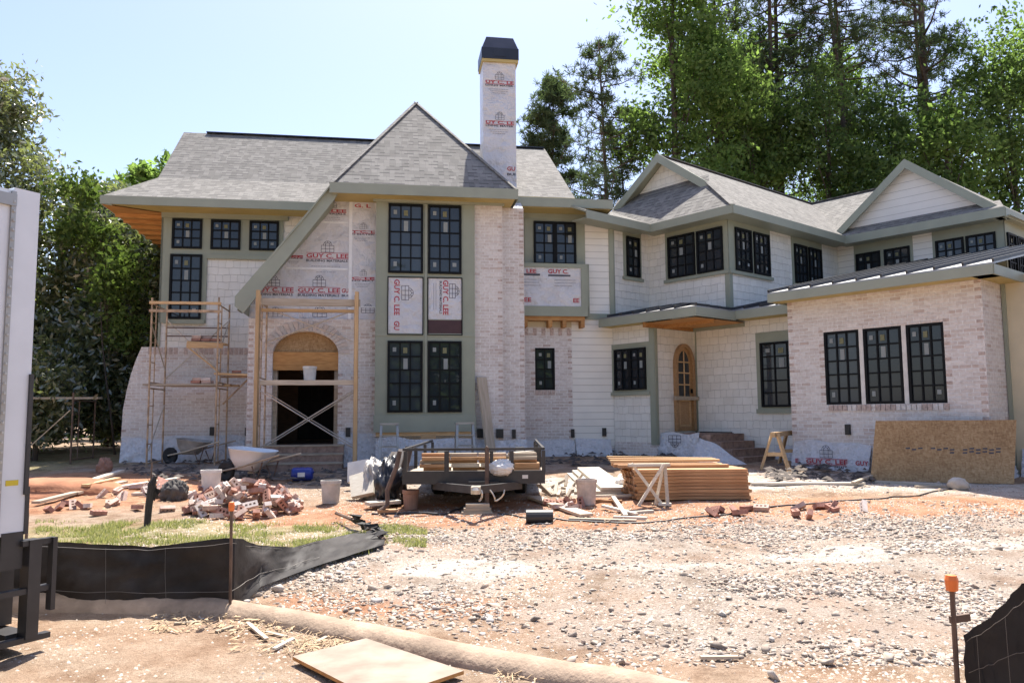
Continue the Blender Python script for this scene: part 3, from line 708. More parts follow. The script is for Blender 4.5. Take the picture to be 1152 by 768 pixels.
mb.poly([F(i0, -2.6, 1.0), F(i1, -2.6, 1.0), F(i1, -2.6, 3.5), F(i0, -2.6, 3.5)]); mb.poly([F(i0, -.2, 1.0), F(i1, -.2, 1.0), F(i1, -2.6, 1.0), F(i0, -2.6, 1.0)]); mb.poly([F(i0, -.2, 3.4), F(i1, -.2, 3.4), F(i1, -2.6, 3.4), F(i0, -2.6, 3.4)])
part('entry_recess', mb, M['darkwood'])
mb = MB(); mb.box(F, AX0, AX0 + .09, -.26, -.14, 1.0, 2.62); mb.box(F, AX1 - .09, AX1, -.26, -.14, 1.0, 2.62); part('door_buck', mb, M['oldwood'])
window(F, cx - .42, cx + .42, 1.05, 2.35, 3, 4, d=-2.56, stick=False, glass='dark')  # flat dark pane: the recess shade is painted into the glass
# wrapped gable wall above the bricks
mb = MB(); mb.prism(F, [(-3.85, TOPB), (-1.10, TOPB), (-1.10, 6.5), (-2.02, 6.5), (-3.85, 4.05)], -.2, -.06); mb.prism(F, [(-1.7, 3.75), (-1.10, 3.75), (-1.10, 6.5), (-1.7, 6.5)], -.06, -.052)
WG = part('wrap_wall', mb, M['wrap'])
mb = MB()
for a0, a1, z0, z1 in ((-1.735, -1.665, 3.75, 6.45), (-3.1, -1.75, 4.86, 4.90), (-2.35, -1.75, 5.92, 5.96), (-3.84, -1.12, 4.02, 4.05)): mb.box(F, a0, a1, -.055, -.048, z0, z1)
split_build(mb, 'seam_tape', flat('white seam tape', (.78, .78, .77), .35, .08, 8), WG)
FW = MW(n_e - .062); FW2 = MW(n_e - .054); mb = MB()
print_block(mb, FW, -2.42, 6.18, .62, 'C. LEE', 'MATERIALS', True, full='C. LEE'); print_block(mb, FW, -2.66, 5.13, .92)
print_block(mb, FW, -3.13, 5.13, .40, 'LEE', 'ERIALS', False, full='LEE')
print_block(mb, FW, -3.78, 4.35, .86); print_block(mb, FW, -2.83, 4.35, .92); lettering(mb, FW, 'GU', -1.88, 4.35, .09, .15); lettering(mb, FW, 'BUI', -1.88, 4.26, .05, .15, mi=1)
mb.box(FW, -2.32, -1.96, .002, .004, 4.13, 4.19, 0)
arch_logo(mb, FW, -3.3, 3.80, .3, .2); arch_logo(mb, FW, -2.35, 3.80, .3, .26)
lettering(mb, FW2, 'G. L', -1.62, 6.30, .08, .36); print_block(mb, FW2, -1.68, 5.72, .52, 'Y C. L', 'G MATER', True, full='Y C. L'); print_block(mb, FW2, -1.66, 4.66, .50, 'C. LE', 'NG MAT', True, full='C. LE'); arch_logo(mb, FW2, -1.3, 3.9, .28, .2)
part('wrap_print', mb, PRN, WG)

# ---- central bay -------------------------------------------------
F = MW(0.0); mb = MB()
mb.box(F, -1.13, 1.07, -.6, 0, 1.25, 6.52); BAY = part('bay_panel', mb, M['trim'])
for a in (-.9, -.86): pass
mb = MB(); mb.box(F, -1.15, 1.09, 0.0, .03, 1.25, 1.62); mb.box(F, -.05, .0, .0, .02, 1.68, 6.34); mb.box(F, -1.13, 1.07, 0, .015, 3.36, 3.42); part('bay_trim', mb, M['fascia'])
for a0, a1 in ((-.86, -.09), (.02, .77)):
    window(F, a0, a1, 4.76, 6.33, 3, 5, d=.0); window(F, a0, a1, 1.68, 3.25, 3, 5, d=.0)
mb = MB(); mb.box(F, -.85, -.10, .0, .006, 3.40, 4.66); mb.box(F, .03, .77, .0, .006, 3.74, 4.66); mb.box(F, .03, .77, .0, .006, 3.40, 3.72, 1); WP = part('wrap_panel', mb, [M['wrap'], M['maroon']])
mb = MB()
for a0, a1, z0 in ((-.85, -.10, 3.40), (.03, .77, 3.40)):
    mb.box(F, a0 - .02, a0, 0, .03, z0 - .02, 4.68); mb.box(F, a1, a1 + .02, 0, .03, z0 - .02, 4.68); mb.box(F, a0, a1, 0, .03, 4.66, 4.68); mb.box(F, a0, a1, 0, .03, z0 - .02, z0)
part('panel_bead', mb, M['black'])
mb = MB(); F6 = MW(.004)
lettering(mb, F6, 'GUY C. LEE', -.72, 4.62, .115, .80, mi=0, rot=-pi / 2); lettering(mb, F6, 'GU', -.72, 3.69, .115, .2, mi=0, rot=-pi / 2); arch_logo(mb, F6, -.56, 4.32, .32, .26, -pi / 2)
lettering(mb, F6, 'GUY C. LEE', .36, 4.62, .115, .78, rot=-pi / 2); lettering(mb, F6, 'BUILDING MATERIALS', .28, 4.6, .05, .74, mi=1, rot=-pi / 2); arch_logo(mb, F6, .50, 4.38, .32, .22, -pi / 2)
for i in range(2): strip(mb, F6, 0, 0, .6, 0, .012, .20 - .05 * i, 4.55, -pi / 2, mi=2)
part('wrap_print', mb, PRN, WP)
mb = MB(); mb.box(F, -1.1, 1.05, -.55, -.02, 1.17, 1.25); mb.box(F, -.12, .2, -.1, .0, 1.10, 1.2); part('bay_ledger', mb, M['pine'])

# ---- brick beside the bay and the chimney stack -------------------
F = MW(-.1); mb = MB(); mb.box(F, 1.07, 1.72, -.6, 0, .2, 6.5); toothing(mb, F, 1.71, .9, 6.3, -1, 1, .5); part('brick_wall', mb, [M['brick'], M['tooth']])
mb = MB(); F2 = MW(-.35); mb.box(F2, 1.40, 2.26, -1.9, 0, .2, 6.42); toothing(mb, F2, 2.25, .9, 6.3, -1, 1, .5); CH = part('chimney', mb, [M['brick'], M['tooth']])
mb = MB(); F3 = MW(-1.0); mb.box(F3, 1.40, 2.21, -.66, 0, 6.4, 10.24)
mb.add([Mf(1.40, -.36, 6.42), Mf(2.25, -.36, 6.42), Mf(2.2, -1.0, 7.0), Mf(1.4, -1.0, 7.0), Mf(2.25, -1.0, 6.42), Mf(1.4, -1.0, 6.42)], [(0, 1, 2, 3), (1, 4, 2), (0, 3, 5)])
SH = part('chimney_shaft', mb, M['wrap'], CH)
mb = MB(); FS = MW(-.998)
for z, s in ((9.70, 'UY C. LE'), (8.68, 'UY C. LE')): print_block(mb, FS, 1.46, z, .70, s, 'LDING MATER', True, full=s)
lettering(mb, FS, 'GU', 1.98, 7.52, .10, .2); lettering(mb, FS, 'BUI', 1.98, 7.40, .06, .2, mi=1)
part('wrap_print', mb, PRN, CH)
mb = MB(); FC = MW(-1.33)
mb.box(FC, 1.36, 2.28, -.40, .40, 10.30, 10.58); mb.box(FC, 1.66, 1.95, .40, .41, 10.36, 10.52, 0)
b = [(1.37, .39), (2.27, .39), (2.27, -.39), (1.37, -.39)]; t = [(1.49, .29), (2.16, .29), (2.16, -.29), (1.49, -.29)]
mb.add([FC(a, d, 10.58) for a, d in b] + [FC(a, d, 10.90) for a, d in t], [(0, 1, 5, 4), (1, 2, 6, 5), (2, 3, 7, 6), (3, 0, 4, 7), (4, 5, 6, 7)], 1)
part('chimney_cap', mb, [M['cap'], M['hood']], CH)
mb = MB(); mb.box(FC, 1.37, 2.27, -.39, .39, 10.23, 10.30); part('chimney_collar', mb, M['soffit'], CH)

# ---- section right of the chimney ----------------------------------
F = MW(-1.2); mb = MB()
mb.holes(F, 2.2, 3.58, .2, 3.72, [(2.66, 3.15, 2.2, 3.22)], .08)
for k in range(5): mb.box(F, 2.66 + k * .1, 2.66 + k * .1 + .085, 0, .012, 2.08, 2.19, 1)
toothing(mb, F, 3.57, .9, 3.6, -1, 1, .6); toothing(mb, F, 2.66, 2.3, 3.2, -1, 1, .3)
for k in range(12): mb.box(F, 2.3 + k * .105, 2.3 + k * .105 + .09, 0, .008, 3.52, 3.70, 1 if k % 2 else 0)
part('brick_wall', mb, [M['brick'], M['tooth']]); window(F, 2.66, 3.15, 2.2, 3.22, 2, 4, d=-.06)
mb = MB(); mb.box(F, 2.2, 3.9, -.2, -.02, 3.72, 6.6); part('primed_wall', mb, M['primer'])
mb = MB(); mb.box(F, 2.42, 3.94, 0, .03, 5.2, 6.62); part('trim_panel', mb, M['trim'])
window(F, 2.65, 3.71, 5.26, 6.33, 2, 4, 2, d=.03)
mb = MB(); mb.box(F, 2.15, 3.92, 0, .28, 4.02, 5.18); BX = part('bay_box', mb, M['wrap'])
mb = MB(); Fx = MW(-.92); mb.box(Fx, 2.15, 3.95, 0, .03, 5.14, 5.24); mb.box(Fx, 3.76, 3.95, 0, .03, 4.2, 5.14); mb.box(Fx, 2.15, 3.95, 0, .03, 3.96, 4.2); mb.box(Fx, 3.92, 3.96, -.28, .03, 3.96, 5.24); mb.box(Fx, 2.14, 2.18, 0, .03, 4.2, 5.14); part('box_trim', mb, M['trim'], BX)
mb = MB(); Fy = MW(-.917); lettering(mb, Fy, 'LEE', 2.42, 5.0, .09, .24); lettering(mb, Fy, 'GUY C.', 2.95, 5.0, .1, .5); strip(mb, Fy, 0, 0, .55, 0, .05, 2.2, 4.96, 0, mi=1); strip(mb, Fy, 0, 0, .55, 0, .04, 2.95, 4.95, 0, mi=1)
for i in range(3):
    for a in (2.25, 3.1): strip(mb, Fy, 0, 0, random.uniform(.4, .55), 0, .014, a, 4.84 - .07 * i, 0, mi=2)
lettering(mb, Fy, 'EE', 2.36, 4.30, .10, .17); lettering(mb, Fy, 'EE', 3.56, 4.30, .10, .15); part('wrap_print', mb, PRN, BX)
mb = MB(); mb.box(F, 2.2, 3.85, .0, .26, 3.86, 3.96)
for a in (2.35, 2.95, 3.3, 3.75): mb.box(F, a, a + .09, .0, .27, 3.70, 3.87)
part('box_joist', mb, M['orange'], BX)
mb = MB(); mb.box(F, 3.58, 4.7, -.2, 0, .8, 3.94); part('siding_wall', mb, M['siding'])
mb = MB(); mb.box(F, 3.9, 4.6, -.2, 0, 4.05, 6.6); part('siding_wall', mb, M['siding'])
mb = MB(); mb.box(F, 3.9, 4.7, -.1, .025, 3.92, 4.07); mb.box(F, 4.55, 4.66, -.1, .03, 4.07, 6.45); part('corner_trim', mb, M['trim'])
mb = MB(); mb.box(F, 3.58, 4.7, -.2, .0, .2, .8); part('brick_footing', mb, M['brick'])

# ---- angled wing: upper storey --------------------------------------
ZT = 6.36
def shk(F, a0, a1, z0, z1, name='shake_wall', mat='shake', th=.12):
    mb = MB(); mb.box(F, a0, a1, -th, 0, z0, z1); return part(name, mb, M[mat])
B0 = PW(0.0); A1 = QW(1.46); B1 = PW(2.43); A2 = QW(6.68); B2 = PW(6.58)
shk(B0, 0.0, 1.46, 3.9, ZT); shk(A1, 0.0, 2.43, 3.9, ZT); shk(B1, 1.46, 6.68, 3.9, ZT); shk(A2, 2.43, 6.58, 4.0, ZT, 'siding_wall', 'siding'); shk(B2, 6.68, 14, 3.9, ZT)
mb = MB()
mb.box(B0, .02, .13, 0, .02, 3.95, ZT); mb.box(B0, .47, 1.16, 0, .015, 4.98, ZT); mb.box(B0, .42, 1.2, .015, .05, 4.98, 5.06)
mb.box(A1, .56, 2.45, 0, .02, 4.9, ZT); mb.box(A1, .52, 2.46, .02, .06, 4.9, 4.98); mb.box(A1, 2.32, 2.45, 0, .021, 3.95, 4.9)
mb.box(B1, 1.44, 3.24, 0, .02, 4.9, ZT); mb.box(B1, 1.44, 3.28, .02, .06, 4.9, 4.98); mb.box(B1, 1.44, 1.57, 0, .021, 3.95, 4.9)
mb.box(B1, 4.25, 5.78, 0, .02, 4.86, ZT); mb.box(B1, 4.22, 5.82, .02, .06, 4.86, 4.94)
mb.box(A2, 2.9, 4.46, 0, .02, 4.8, ZT); mb.box(A2, 4.95, 6.6, 0, .02, 4.8, ZT)
mb.box(B2, 6.66, 8.2, 0, .02, 4.8, ZT)
part('window_trim', mb, M['trim'])
window(B0, .57, 1.06, 5.08, 6.10, 2, 4)
window(A1, .66, 1.49, 5.0, 6.06, 3, 4); window(A1, 1.55, 2.30, 5.0, 6.05, 3, 4)
window(B1, 1.70, 2.37, 5.0, 6.04, 3, 4); window(B1, 2.48, 3.16, 5.0, 6.04, 3, 4); window(B1, 4.34, 4.96, 4.97, 6.0, 3, 4); window(B1, 5.05, 5.70, 4.97, 6.0, 3, 4)
for a in (.53, 1.30, 2.60, 3.31): window(A2, 2.43 + a, 2.43 + a + .66, 4.9, 5.92, 3, 4)
window(B2, 6.76, 7.33, 4.9, 5.88, 3, 4); window(B2, 7.43, 8.0, 4.9, 5.88, 3, 4)

# ---- angled wing: lower storey -----------------------------------------
L1 = QW(0.0); DW = PW(1.33); AL = QW(1.46)
shk(L1, .03, 1.33, .95, 3.85); mb = MB(); mb.box(L1, .03, 1.33, -.12, 0.01, .2, .95); part('brick_footing', mb, M['brick'])
mb = MB(); mb.box(L1, 0.0, 1.2, 0, .02, 2.05, 3.3); mb.box(L1, 1.19, 1.345, 0, .03, .9, 3.75); mb.box(DW, -.03, .07, 0, .03, .9, 3.75); mb.box(L1, -.02, 1.2, .02, .06, 2.05, 2.13); part('window_trim', mb, M['trim'])
window(L1, .10, 1.09, 2.18, 3.17, 2, 4, 2)
# door wall with its arched door
shk(DW, 0.07, 1.46, .2, 3.85)
D0, D1, DZ, DT = .66, 1.40, 1.2, 3.28; dc, dr = (D0 + D1) / 2, (D1 - D0) / 2; dz = DT - .52
def archpoly(inset, z0, k=14, top=.52): return [(D0 + inset, z0), (D1 - inset, z0)] + [(dc + (dr - inset) * cos(pi * i / k), dz + (top - inset) * sin(pi * i / k)) for i in range(k + 1)]
mb = MB(); o_, i_ = archpoly(0, DZ), archpoly(.09, DZ)
for k in range(1, len(o_) - 1):
    for d0, d1 in ((.0, .09),): mb.add([DW(o_[k][0], d1, o_[k][1]), DW(o_[k + 1][0], d1, o_[k + 1][1]), DW(i_[k + 1][0], d1, i_[k + 1][1]), DW(i_[k][0], d1, i_[k][1]), DW(o_[k][0], 0, o_[k][1]), DW(o_[k + 1][0], 0, o_[k + 1][1]), DW(i_[k + 1][0], 0, i_[k + 1][1]), DW(i_[k][0], 0, i_[k][1])], [(0, 1, 2, 3), (0, 1, 5, 4), (3, 2, 6, 7)])
mb.add([DW(D0, .09, DZ), DW(D0 + .09, .09, DZ), DW(D0 + .09, .09, dz), DW(D0, .09, dz), DW(D0, 0, DZ), DW(D0 + .09, 0, DZ), DW(D0 + .09, 0, dz), DW(D0, 0, dz)], [(0, 1, 2, 3), (0, 3, 7, 4), (1, 2, 6, 5)])
DR = part('door', mb, M['doorwood'])
mb = MB(); pl = archpoly(.09, DZ); mb.prism(DW, pl, .0, .025); part('door_leaf', mb, M['doorwood'], DR)
mb = MB(); gl = [(D0 + .17, 2.0), (D1 - .17, 2.0)] + [(dc + (dr - .17) * cos(pi * i / 12), dz + (.52 - .17) * sin(pi * i / 12)) for i in range(13)]; mb.prism(DW, gl, .026, .029); part('pane', mb, M['glass'], DR)
mb = MB(); mb.box(DW, dc - .015, dc + .015, .03, .045, 2.0, 3.1)
for z in (2.0, 2.3, 2.58, 2.84): mb.box(DW, D0 + .15, D1 - .15, .03, .045, z - .015, z + .015)
for z in (1.3, 1.9): mb.box(DW, D0 + .14, D1 - .14, .026, .04, z, z + .05)
for a in (D0 + .14, D1 - .19): mb.box(DW, a, a + .05, .026, .04, 1.3, 1.95)
part('door_rail', mb, M['pine'], DR)
mb = MB(); mb.box(DW, D0 - .10, D1 + .04, .09, .15, 1.93, 2.02); part('door_brace', mb, M['oldwood'], DR)
mb = MB(); mb.box(DW, D1 - .13, D1 - .10, .03, .08, 2.10, 2.2); part('handle', mb, M['black'], DR)
# long shake wall, big window
shk(AL, 1.33, 4.6, .2, 3.95)
mb = MB(); mb.box(AL, 3.08, 4.5, 0, .02, 1.6, 3.42); mb.box(AL, 3.06, 4.5, .02, .06, 1.6, 1.7); mb.box(AL, 1.40, 1.43, 0, .02, 1.2, 3.6); part('window_trim', mb, M['trim'])
window(AL, 3.2, 4.22, 1.74, 3.18, 3, 5)
# porch floor, steps
mb = MB(); mb.box(AL, 1.34, 2.42, .02, 1.30, .2, 1.16); PF = part('porch_floor', mb, M['step'])
mb = MB()
for k in range(5): mb.box(AL, 2.42 + k * .27, 2.42 + (k + 1) * .27, .02, 1.28 - .0 * k, .2, 1.14 - .155 * (k))
for k in range(5):
    for j in range(11): mb.box(AL, 2.44 + k * .27, 2.44 + k * .27 + .262, .03 + j * .113, .03 + j * .113 + .102, 1.14 - .155 * k - .005, 1.14 - .155 * k + .008, 0)
part('porch_steps', mb, M['step'])
mb = MB(); mb.box(AL, 1.42, 2.40, .05, .12, 1.16, 1.18); part('threshold', mb, M['black'])
# brick wing
BW = QW(.46); mb = MB(); hs = [(5.24, 5.94, 1.76, 3.19), (6.03, 6.74, 1.76, 3.19), (6.83, 7.48, 1.76, 3.19)]
mb.holes(BW, 4.48, 8.13, .2, 3.95, [(5.24, 7.48, 1.76, 3.19)], .07)
mb.poly([PW(8.13)(.46, 0, .2), PW(8.13)(1.38, 0, .2), PW(8.13)(1.38, 0, 3.95), PW(8.13)(.46, 0, 3.95)]); mb.poly([PW(4.48)(.46, 0, .2), PW(4.48)(1.5, 0, .2), PW(4.48)(1.5, 0, 3.95), PW(4.48)(.46, 0, 3.95)])
toothing(mb, BW, 4.485, .9, 3.8, 1, 1, .75); toothing(mb, BW, 8.12, .9, 3.8, -1, 1, .7); toothing(mb, BW, 5.24, 1.8, 3.2, -1, 1, .55); toothing(mb, BW, 7.48, 1.8, 3.2, 1, 1, .55)
for k in range(25): mb.box(BW, 5.22 + k * .092, 5.22 + k * .092 + .075, 0, .022, 1.64, 1.75, 1 if random.random() < .6 else 0)
for k in range(25): mb.box(BW, 5.22 + k * .092, 5.22 + k * .092 + .078, 0, .004, 3.20, 3.40, 0)
part('brick_wall', mb, [M['brick'], M['tooth']])
for h in hs: window(BW, *h, 3, 5, d=-.05)
mb = MB(); mb.box(BW, 5.945, 6.025, -.06, -.01, 1.76, 3.19); mb.box(BW, 6.745, 6.825, -.06, -.01, 1.76, 3.19); part('window_mullion', mb, M['plastic'])
FR = QW(1.38); mb = MB(); mb.box(FR, 8.13, 13, -.12, 0, .2, 4.0); part('primed_wall', mb, M['primer'])
mb = MB(); mb.box(FR, 8.14, 8.2, 0, .05, .5, 3.9); part('corner_trim', mb, M['trim'])

# ---- roofs ------------------------------------------------------------------
def roofpart(name, polys, mat='roof', t=.05, frame=Mf, under='soffit', parent=None):
    mb = MB()
    for p in polys: mb.slab([frame(*q) for q in p], t, 0, 1)
    return part(name, mb, [M[mat], M['fascia' if frame is Rf else under]], parent)
RZ = 9.52
kf = (-6.56, -2.9, 7.58)
roofpart('main_roof', [
    [(-6.52, -5, RZ), (2.2, -5, RZ), (2.2, -2.9, 7.58 + .02), kf], [kf, (2.2, -2.9, 7.60), (1.4, -1.5, 6.70), (-7.37, -1.5, 6.70)],
    [(-6.52, -5, RZ), kf, (-6.6, -7.1, 7.58)], [kf, (-7.37, -1.5, 6.70), (-7.37, -8.6, 6.70), (-6.6, -7.1, 7.58)],
    [(-6.52, -5, RZ - .01), (-6.6, -7.1, 7.58), (-7.37, -8.6, 6.70), (4.6, -8.6, 6.7), (3.74, -5, RZ - .01)]], under='orange')
roofpart('main_roof', [[(1.8, -5, RZ), (3.74, -5, RZ), (3.57, -.6, 6.78), (1.8, -.6, 6.78)], [(3.74, -5, RZ), (3.57, -.6, 6.78), (3.9, -8.6, 6.78)], [(3.5, -.6, 6.765), (4.5, -.6, 6.745), (4.6, -8.6, 6.74), (3.5, -8.6, 6.765)]])
mb = MB(); mb.bar(Mf(-5.9, -5, RZ + .01), Mf(3.7, -5, RZ + .01), .2, .03); part('ridge_vent', mb, M['cap'])
AP = (-.19, -2.1, 9.55)
roofpart('gable_roof', [[AP, (-2.08, .45, 6.62), (1.97, .45, 6.62)],
    [AP, (1.97, .45, 6.62), (1.97, -3.0, 6.62), (1.0, -5, 8.0), (-.19, -5.5, 9.55)],
    [AP, (-.19, -5.5, 9.55), (-2.4, -4.5, 6.62), (-2.08, .45, 6.62)],
    [(-2.08, .45, 6.62), (-2.4, -4.5, 6.62), (-4.05, -3.0, 4.12), (-4.02, .3, 4.12)]], under='fascia')
mb = MB()
for p, q in ((AP, (-2.08, .45, 6.62)), (AP, (1.97, .45, 6.62))): mb.bar(Mf(p[0], p[1], p[2] + .004), Mf(q[0], q[1], q[2] + .004), .13, .02)
part('hip_cap', mb, M['roof'])
# fascias and rakes of the main house
mb = MB()
def fas(F, a0, a1, z1, h=.20, t=.035, d=0): mb.box(F, a0, a1, d, d + t, z1 - h, z1)
fas(MW(-1.5), -7.40, -2.2, 6.70); fas(MW(-.6), 2.1, 4.5, 6.76, .22); fas(MW(.45), -2.12, 2.0, 6.63, .23)
mb.poly([Mf(-7.40, -1.47, 6.70), Mf(-7.40, -8.6, 6.70), Mf(-7.40, -8.6, 6.5), Mf(-7.40, -1.47, 6.5)]); mb.poly([Mf(2.0, .48, 6.63), Mf(2.0, -2.6, 6.63), Mf(2.0, -2.6, 6.4), Mf(2.0, .48, 6.4)]); mb.poly([Mf(4.5, -.57, 6.76), Mf(4.5, -3, 6.76), Mf(4.5, -3, 6.54), Mf(4.5, -.57, 6.54)])
mb.prism(MW(.3), [(-2.06, 6.64), (-4.04, 4.13), (-4.04, 3.92), (-3.86, 3.78), (-2.04, 6.26), (-1.95, 6.42)], 0, .05)
part('fascia', mb, M['fascia'])
mb = MB(); mb.poly([Mf(-7.38, -1.5, 6.52), Mf(-2.0, -1.5, 6.52), Mf(-2, -2.2, 6.52), Mf(-6.22, -2.2, 6.52)]); mb.box(MW(-.9), 2.2, 4.45, -.35, .28, 6.53, 6.56); mb.box(MW(.15), -2.05, 1.95, -.5, .29, 6.42, 6.45)
part('soffit', mb, M['soffit'])
mb = MB(); mb.poly([Mf(-2.06, .3, 6.3), Mf(-4.0, .3, 3.85), Mf(-4.0, -.3, 3.85), Mf(-2.06, -.3, 6.3)]); part('rake_soffit', mb, M['fascia'])
mb = MB(); mb.poly([Mf(-7.38, -1.5, 6.50), Mf(-6.2, -2.2, 6.50), Mf(-6.2, -8.6, 6.50), Mf(-7.38, -8.6, 6.50)])
for k in range(9): mb.bar(Mf(-7.36, -2.4 - k * .6, 6.47), Mf(-6.22, -2.4 - k * .6, 6.44), .05, .09)
part('eave_underside', mb, M['orange'])
mb = MB(); mb.box(MW(-2.2), -6.25, -3.3, .0, .04, 6.40, 6.52); mb.box(MW(-1.2), 2.3, 4.6, .0, .05, 6.40, 6.54); mb.box(MW(0), -1.2, 1.75, .0, .04, 6.36, 6.43); part('frieze', mb, M['fascia'])
mb = MB(); mb.prism(MW(.28), [(-4.03, 4.0), (-3.86, 3.78), (-3.82, 4.1)], -.7, 0); part('rake_return', mb, M['trim'])

# angled wing roofs
k1 = .76
roofpart('wing_roof', [
    [(.05, 1.9, 8.48), (1.58, 1.9, 7.36), (2.88, 1.01, 6.38), (2.88, 9.6, 6.38), (.05, 9.6, 8.48)],
    [(.05, 1.9, 8.48), (.05, 9.6, 8.48), (-1.6, 9.6, 7.22), (-1.6, 1.9, 7.22)],
    [(.45, 1.01, 6.38), (2.88, 1.01, 6.38), (1.58, 1.98, 7.42), (1.4, 2.22, 7.70), (-1.7, 2.22, 7.70), (-1.6, 1.8, 7.26)],
    [(.45, -1.3, 6.38), (.45, 1.02, 6.38), (-1.6, 1.85, 7.27), (-1.6, -1.3, 7.27)],
    [(2.43, 6.70, 6.40), (2.9, 6.70, 6.40), (2.9, 9.6, 8.46), (-1.2, 9.6, 8.46), (2.0, 6.70, 6.40)], [(-1.2, 9.6, 8.46), (2.9, 9.6, 8.46), (2.9, 13.5, 5.6), (-1.2, 13.5, 5.6)]], frame=Rf)
roofpart('gable_roof', [
    [(4.5, 6.4, 8.11), (6.6, 6.4, 6.42), (6.78, 6.2, 6.34), (6.80, 13, 6.34), (4.5, 13, 8.11)], [(4.5, 6.4, 8.11), (4.5, 13, 8.11), (2.0, 13, 6.1), (2.45, 6.4, 6.42)],
    [(2.5, 6.22, 6.38), (6.76, 6.22, 6.38), (6.55, 6.62, 6.66), (2.4, 6.62, 6.66)]], frame=Rf)
mb = MB(); mb.bar(Rf(.05, 9.6, 8.455), Rf(2.8, 9.6, 8.455), .2, .02); mb.bar(Rf(.05, 2.0, 8.475), Rf(.05, 9.6, 8.475), .2, .02); part('ridge_vent', mb, M['roof'])
mb = MB(); mb.bar(Rf(1.58, 1.9, 7.39), Rf(2.88, 1.01, 6.385), .13, .02); part('hip_cap', mb, M['roof'])
GF = QW(2.2); mb = MB(); mb.prism(GF, [(-1.3, 7.35), (1.45, 7.35), (.05, 8.42)], -.1, 0); part('gable_wall', mb, M['shake'])
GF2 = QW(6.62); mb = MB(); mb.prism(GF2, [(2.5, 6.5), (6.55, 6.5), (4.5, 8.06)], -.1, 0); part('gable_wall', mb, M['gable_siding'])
mb = MB()
fas(PW(.45), -1.3, 1.0, 6.38, .2); fas(QW(1.01), .47, 2.9, 6.38, .2); fas(PW(2.88), 1.0, 6.25, 6.38, .2); fas(QW(6.22), 2.9, 6.78, 6.38, .22); fas(PW(6.76), 6.2, 13, 6.36, .22)
def rake(F, p, q, wd=.20, t=.05):
    dx, dz = q[0] - p[0], q[1] - p[1]; L = sqrt(dx * dx + dz * dz); n = (dz / L * wd, -dx / L * wd)
    if n[1] > 0: n = (-n[0], -n[1])
    mb.prism(F, [p, q, (q[0], q[1] - wd * 1.22), (p[0], p[1] - wd * 1.22)], 0, t)
rake(QW(1.9), (.05, 8.52), (1.66, 7.34)); rake(QW(1.9), (.05, 8.52), (-1.55, 7.36)); rake(QW(6.4), (4.5, 8.15), (6.75, 6.34)); rake(QW(6.4), (4.5, 8.15), (2.42, 6.46))
part('fascia', mb, M['fascia'])
mb = MB()
mb.box(PW(.2), -1.3, 1.0, -.22, .24, 6.19, 6.21); mb.box(QW(1.26), .2, 2.86, -.22, .24, 6.19, 6.21); mb.box(PW(2.65), 1.1, 6.5, -.22, .22, 6.185, 6.205); mb.box(QW(6.45), 2.7, 6.74, -.24, .22, 6.17, 6.19); mb.box(PW(6.72), 6.3, 13, -.2, .15, 6.17, 6.19)
part('soffit', mb, M['fascia'])
# low metal roofs with pale pans: porch, link, brick wing
def seam_roof(polys, seams, name='metal_roof'):
    mb = MB()
    for p in polys: mb.slab([Rf(*q) for q in p], .03, 0, 0)
    o = part(name, mb, M['metal_roof']); mb = MB()
    for a, b in seams: mb.bar(Rf(a[0], a[1], a[2] + .03), Rf(b[0], b[1], b[2] + .03), .035, .06)
    part('roof_seam', mb, M['seam'], o); return o
kz = .20; E = 3.92
pz = lambda q: E + kz * (q + .45); bz = lambda p: E + kz * (2.88 - p)
seam_roof([[(.0, -.46, E), (2.89, -.46, E), (.98, 1.46, pz(1.46)), (0, 1.46, pz(1.46)), (0, 0, pz(0))], [(2.89, -.46, E), (2.89, 1.05, E), (2.43, 1.46, bz(2.43)), (.98, 1.46, pz(1.46))]],
    [((p, -.46, E), (p, min(1.46, -.46 + 2.89 - p), pz(min(1.46, -.46 + 2.89 - p)))) for p in (.3, .7, 1.1, 1.5, 1.9, 2.3)] + [((2.89, q, E), (max(.98, 2.89 - (q + .46)), q, bz(max(.98, 2.89 - (q + .46))))) for q in (0, .4, .8)] + [((2.89, -.46, E), (.98, 1.46, pz(1.46)))])
lz = lambda q: 3.94 + kz * (q - 1.0)
seam_roof([[(2.43, 1.0, 3.94), (5.2, 1.0, 3.94), (5.2, 6.6, lz(6.6)), (2.43, 6.6, lz(6.6))]], [((p, 1.0, 3.94), (p, 6.6, lz(6.6))) for p in (2.7, 3.1, 3.5, 3.9, 4.3)])
wz = lambda q: 4.05 + .212 * (q - 0.0)
seam_roof([[(4.32, .0, 4.05), (8.5, .0, 4.05), (8.5, 6.68, wz(6.68)), (4.32, 6.68, wz(6.68))]], [((4.34 + .46 * k, .0, 4.05), (4.34 + .46 * k, 6.68, wz(6.68))) for k in range(10)])
mb = MB()
fas(QW(-.45), 0.02, 2.86, 3.89, .19); fas(PW(2.86), -.48, 1.0, 3.89, .19); fas(QW(1.0), 2.88, 4.5, 3.91, .19); fas(QW(.01), 4.33, 8.48, 4.02, .17); fas(PW(8.46), 0.0, 7, 4.02, .17)
mb.box(QW(.3), 4.33, 4.36, -3, .29, 3.85, 4.02)
part('fascia', mb, M['fascia'])
mb = MB(); mb.box(QW(.24), 4.35, 8.45, -.2, .2, 3.86, 3.88); mb.box(PW(8.28), .0, 1.4, -.16, .16, 3.86, 3.88); mb.box(QW(1.24), 2.9, 4.5, -.2, .2, 3.72, 3.74); mb.box(QW(-.22), 0, 1.4, -.2, .2, 3.71, 3.73); part('soffit', mb, M['soffit'])
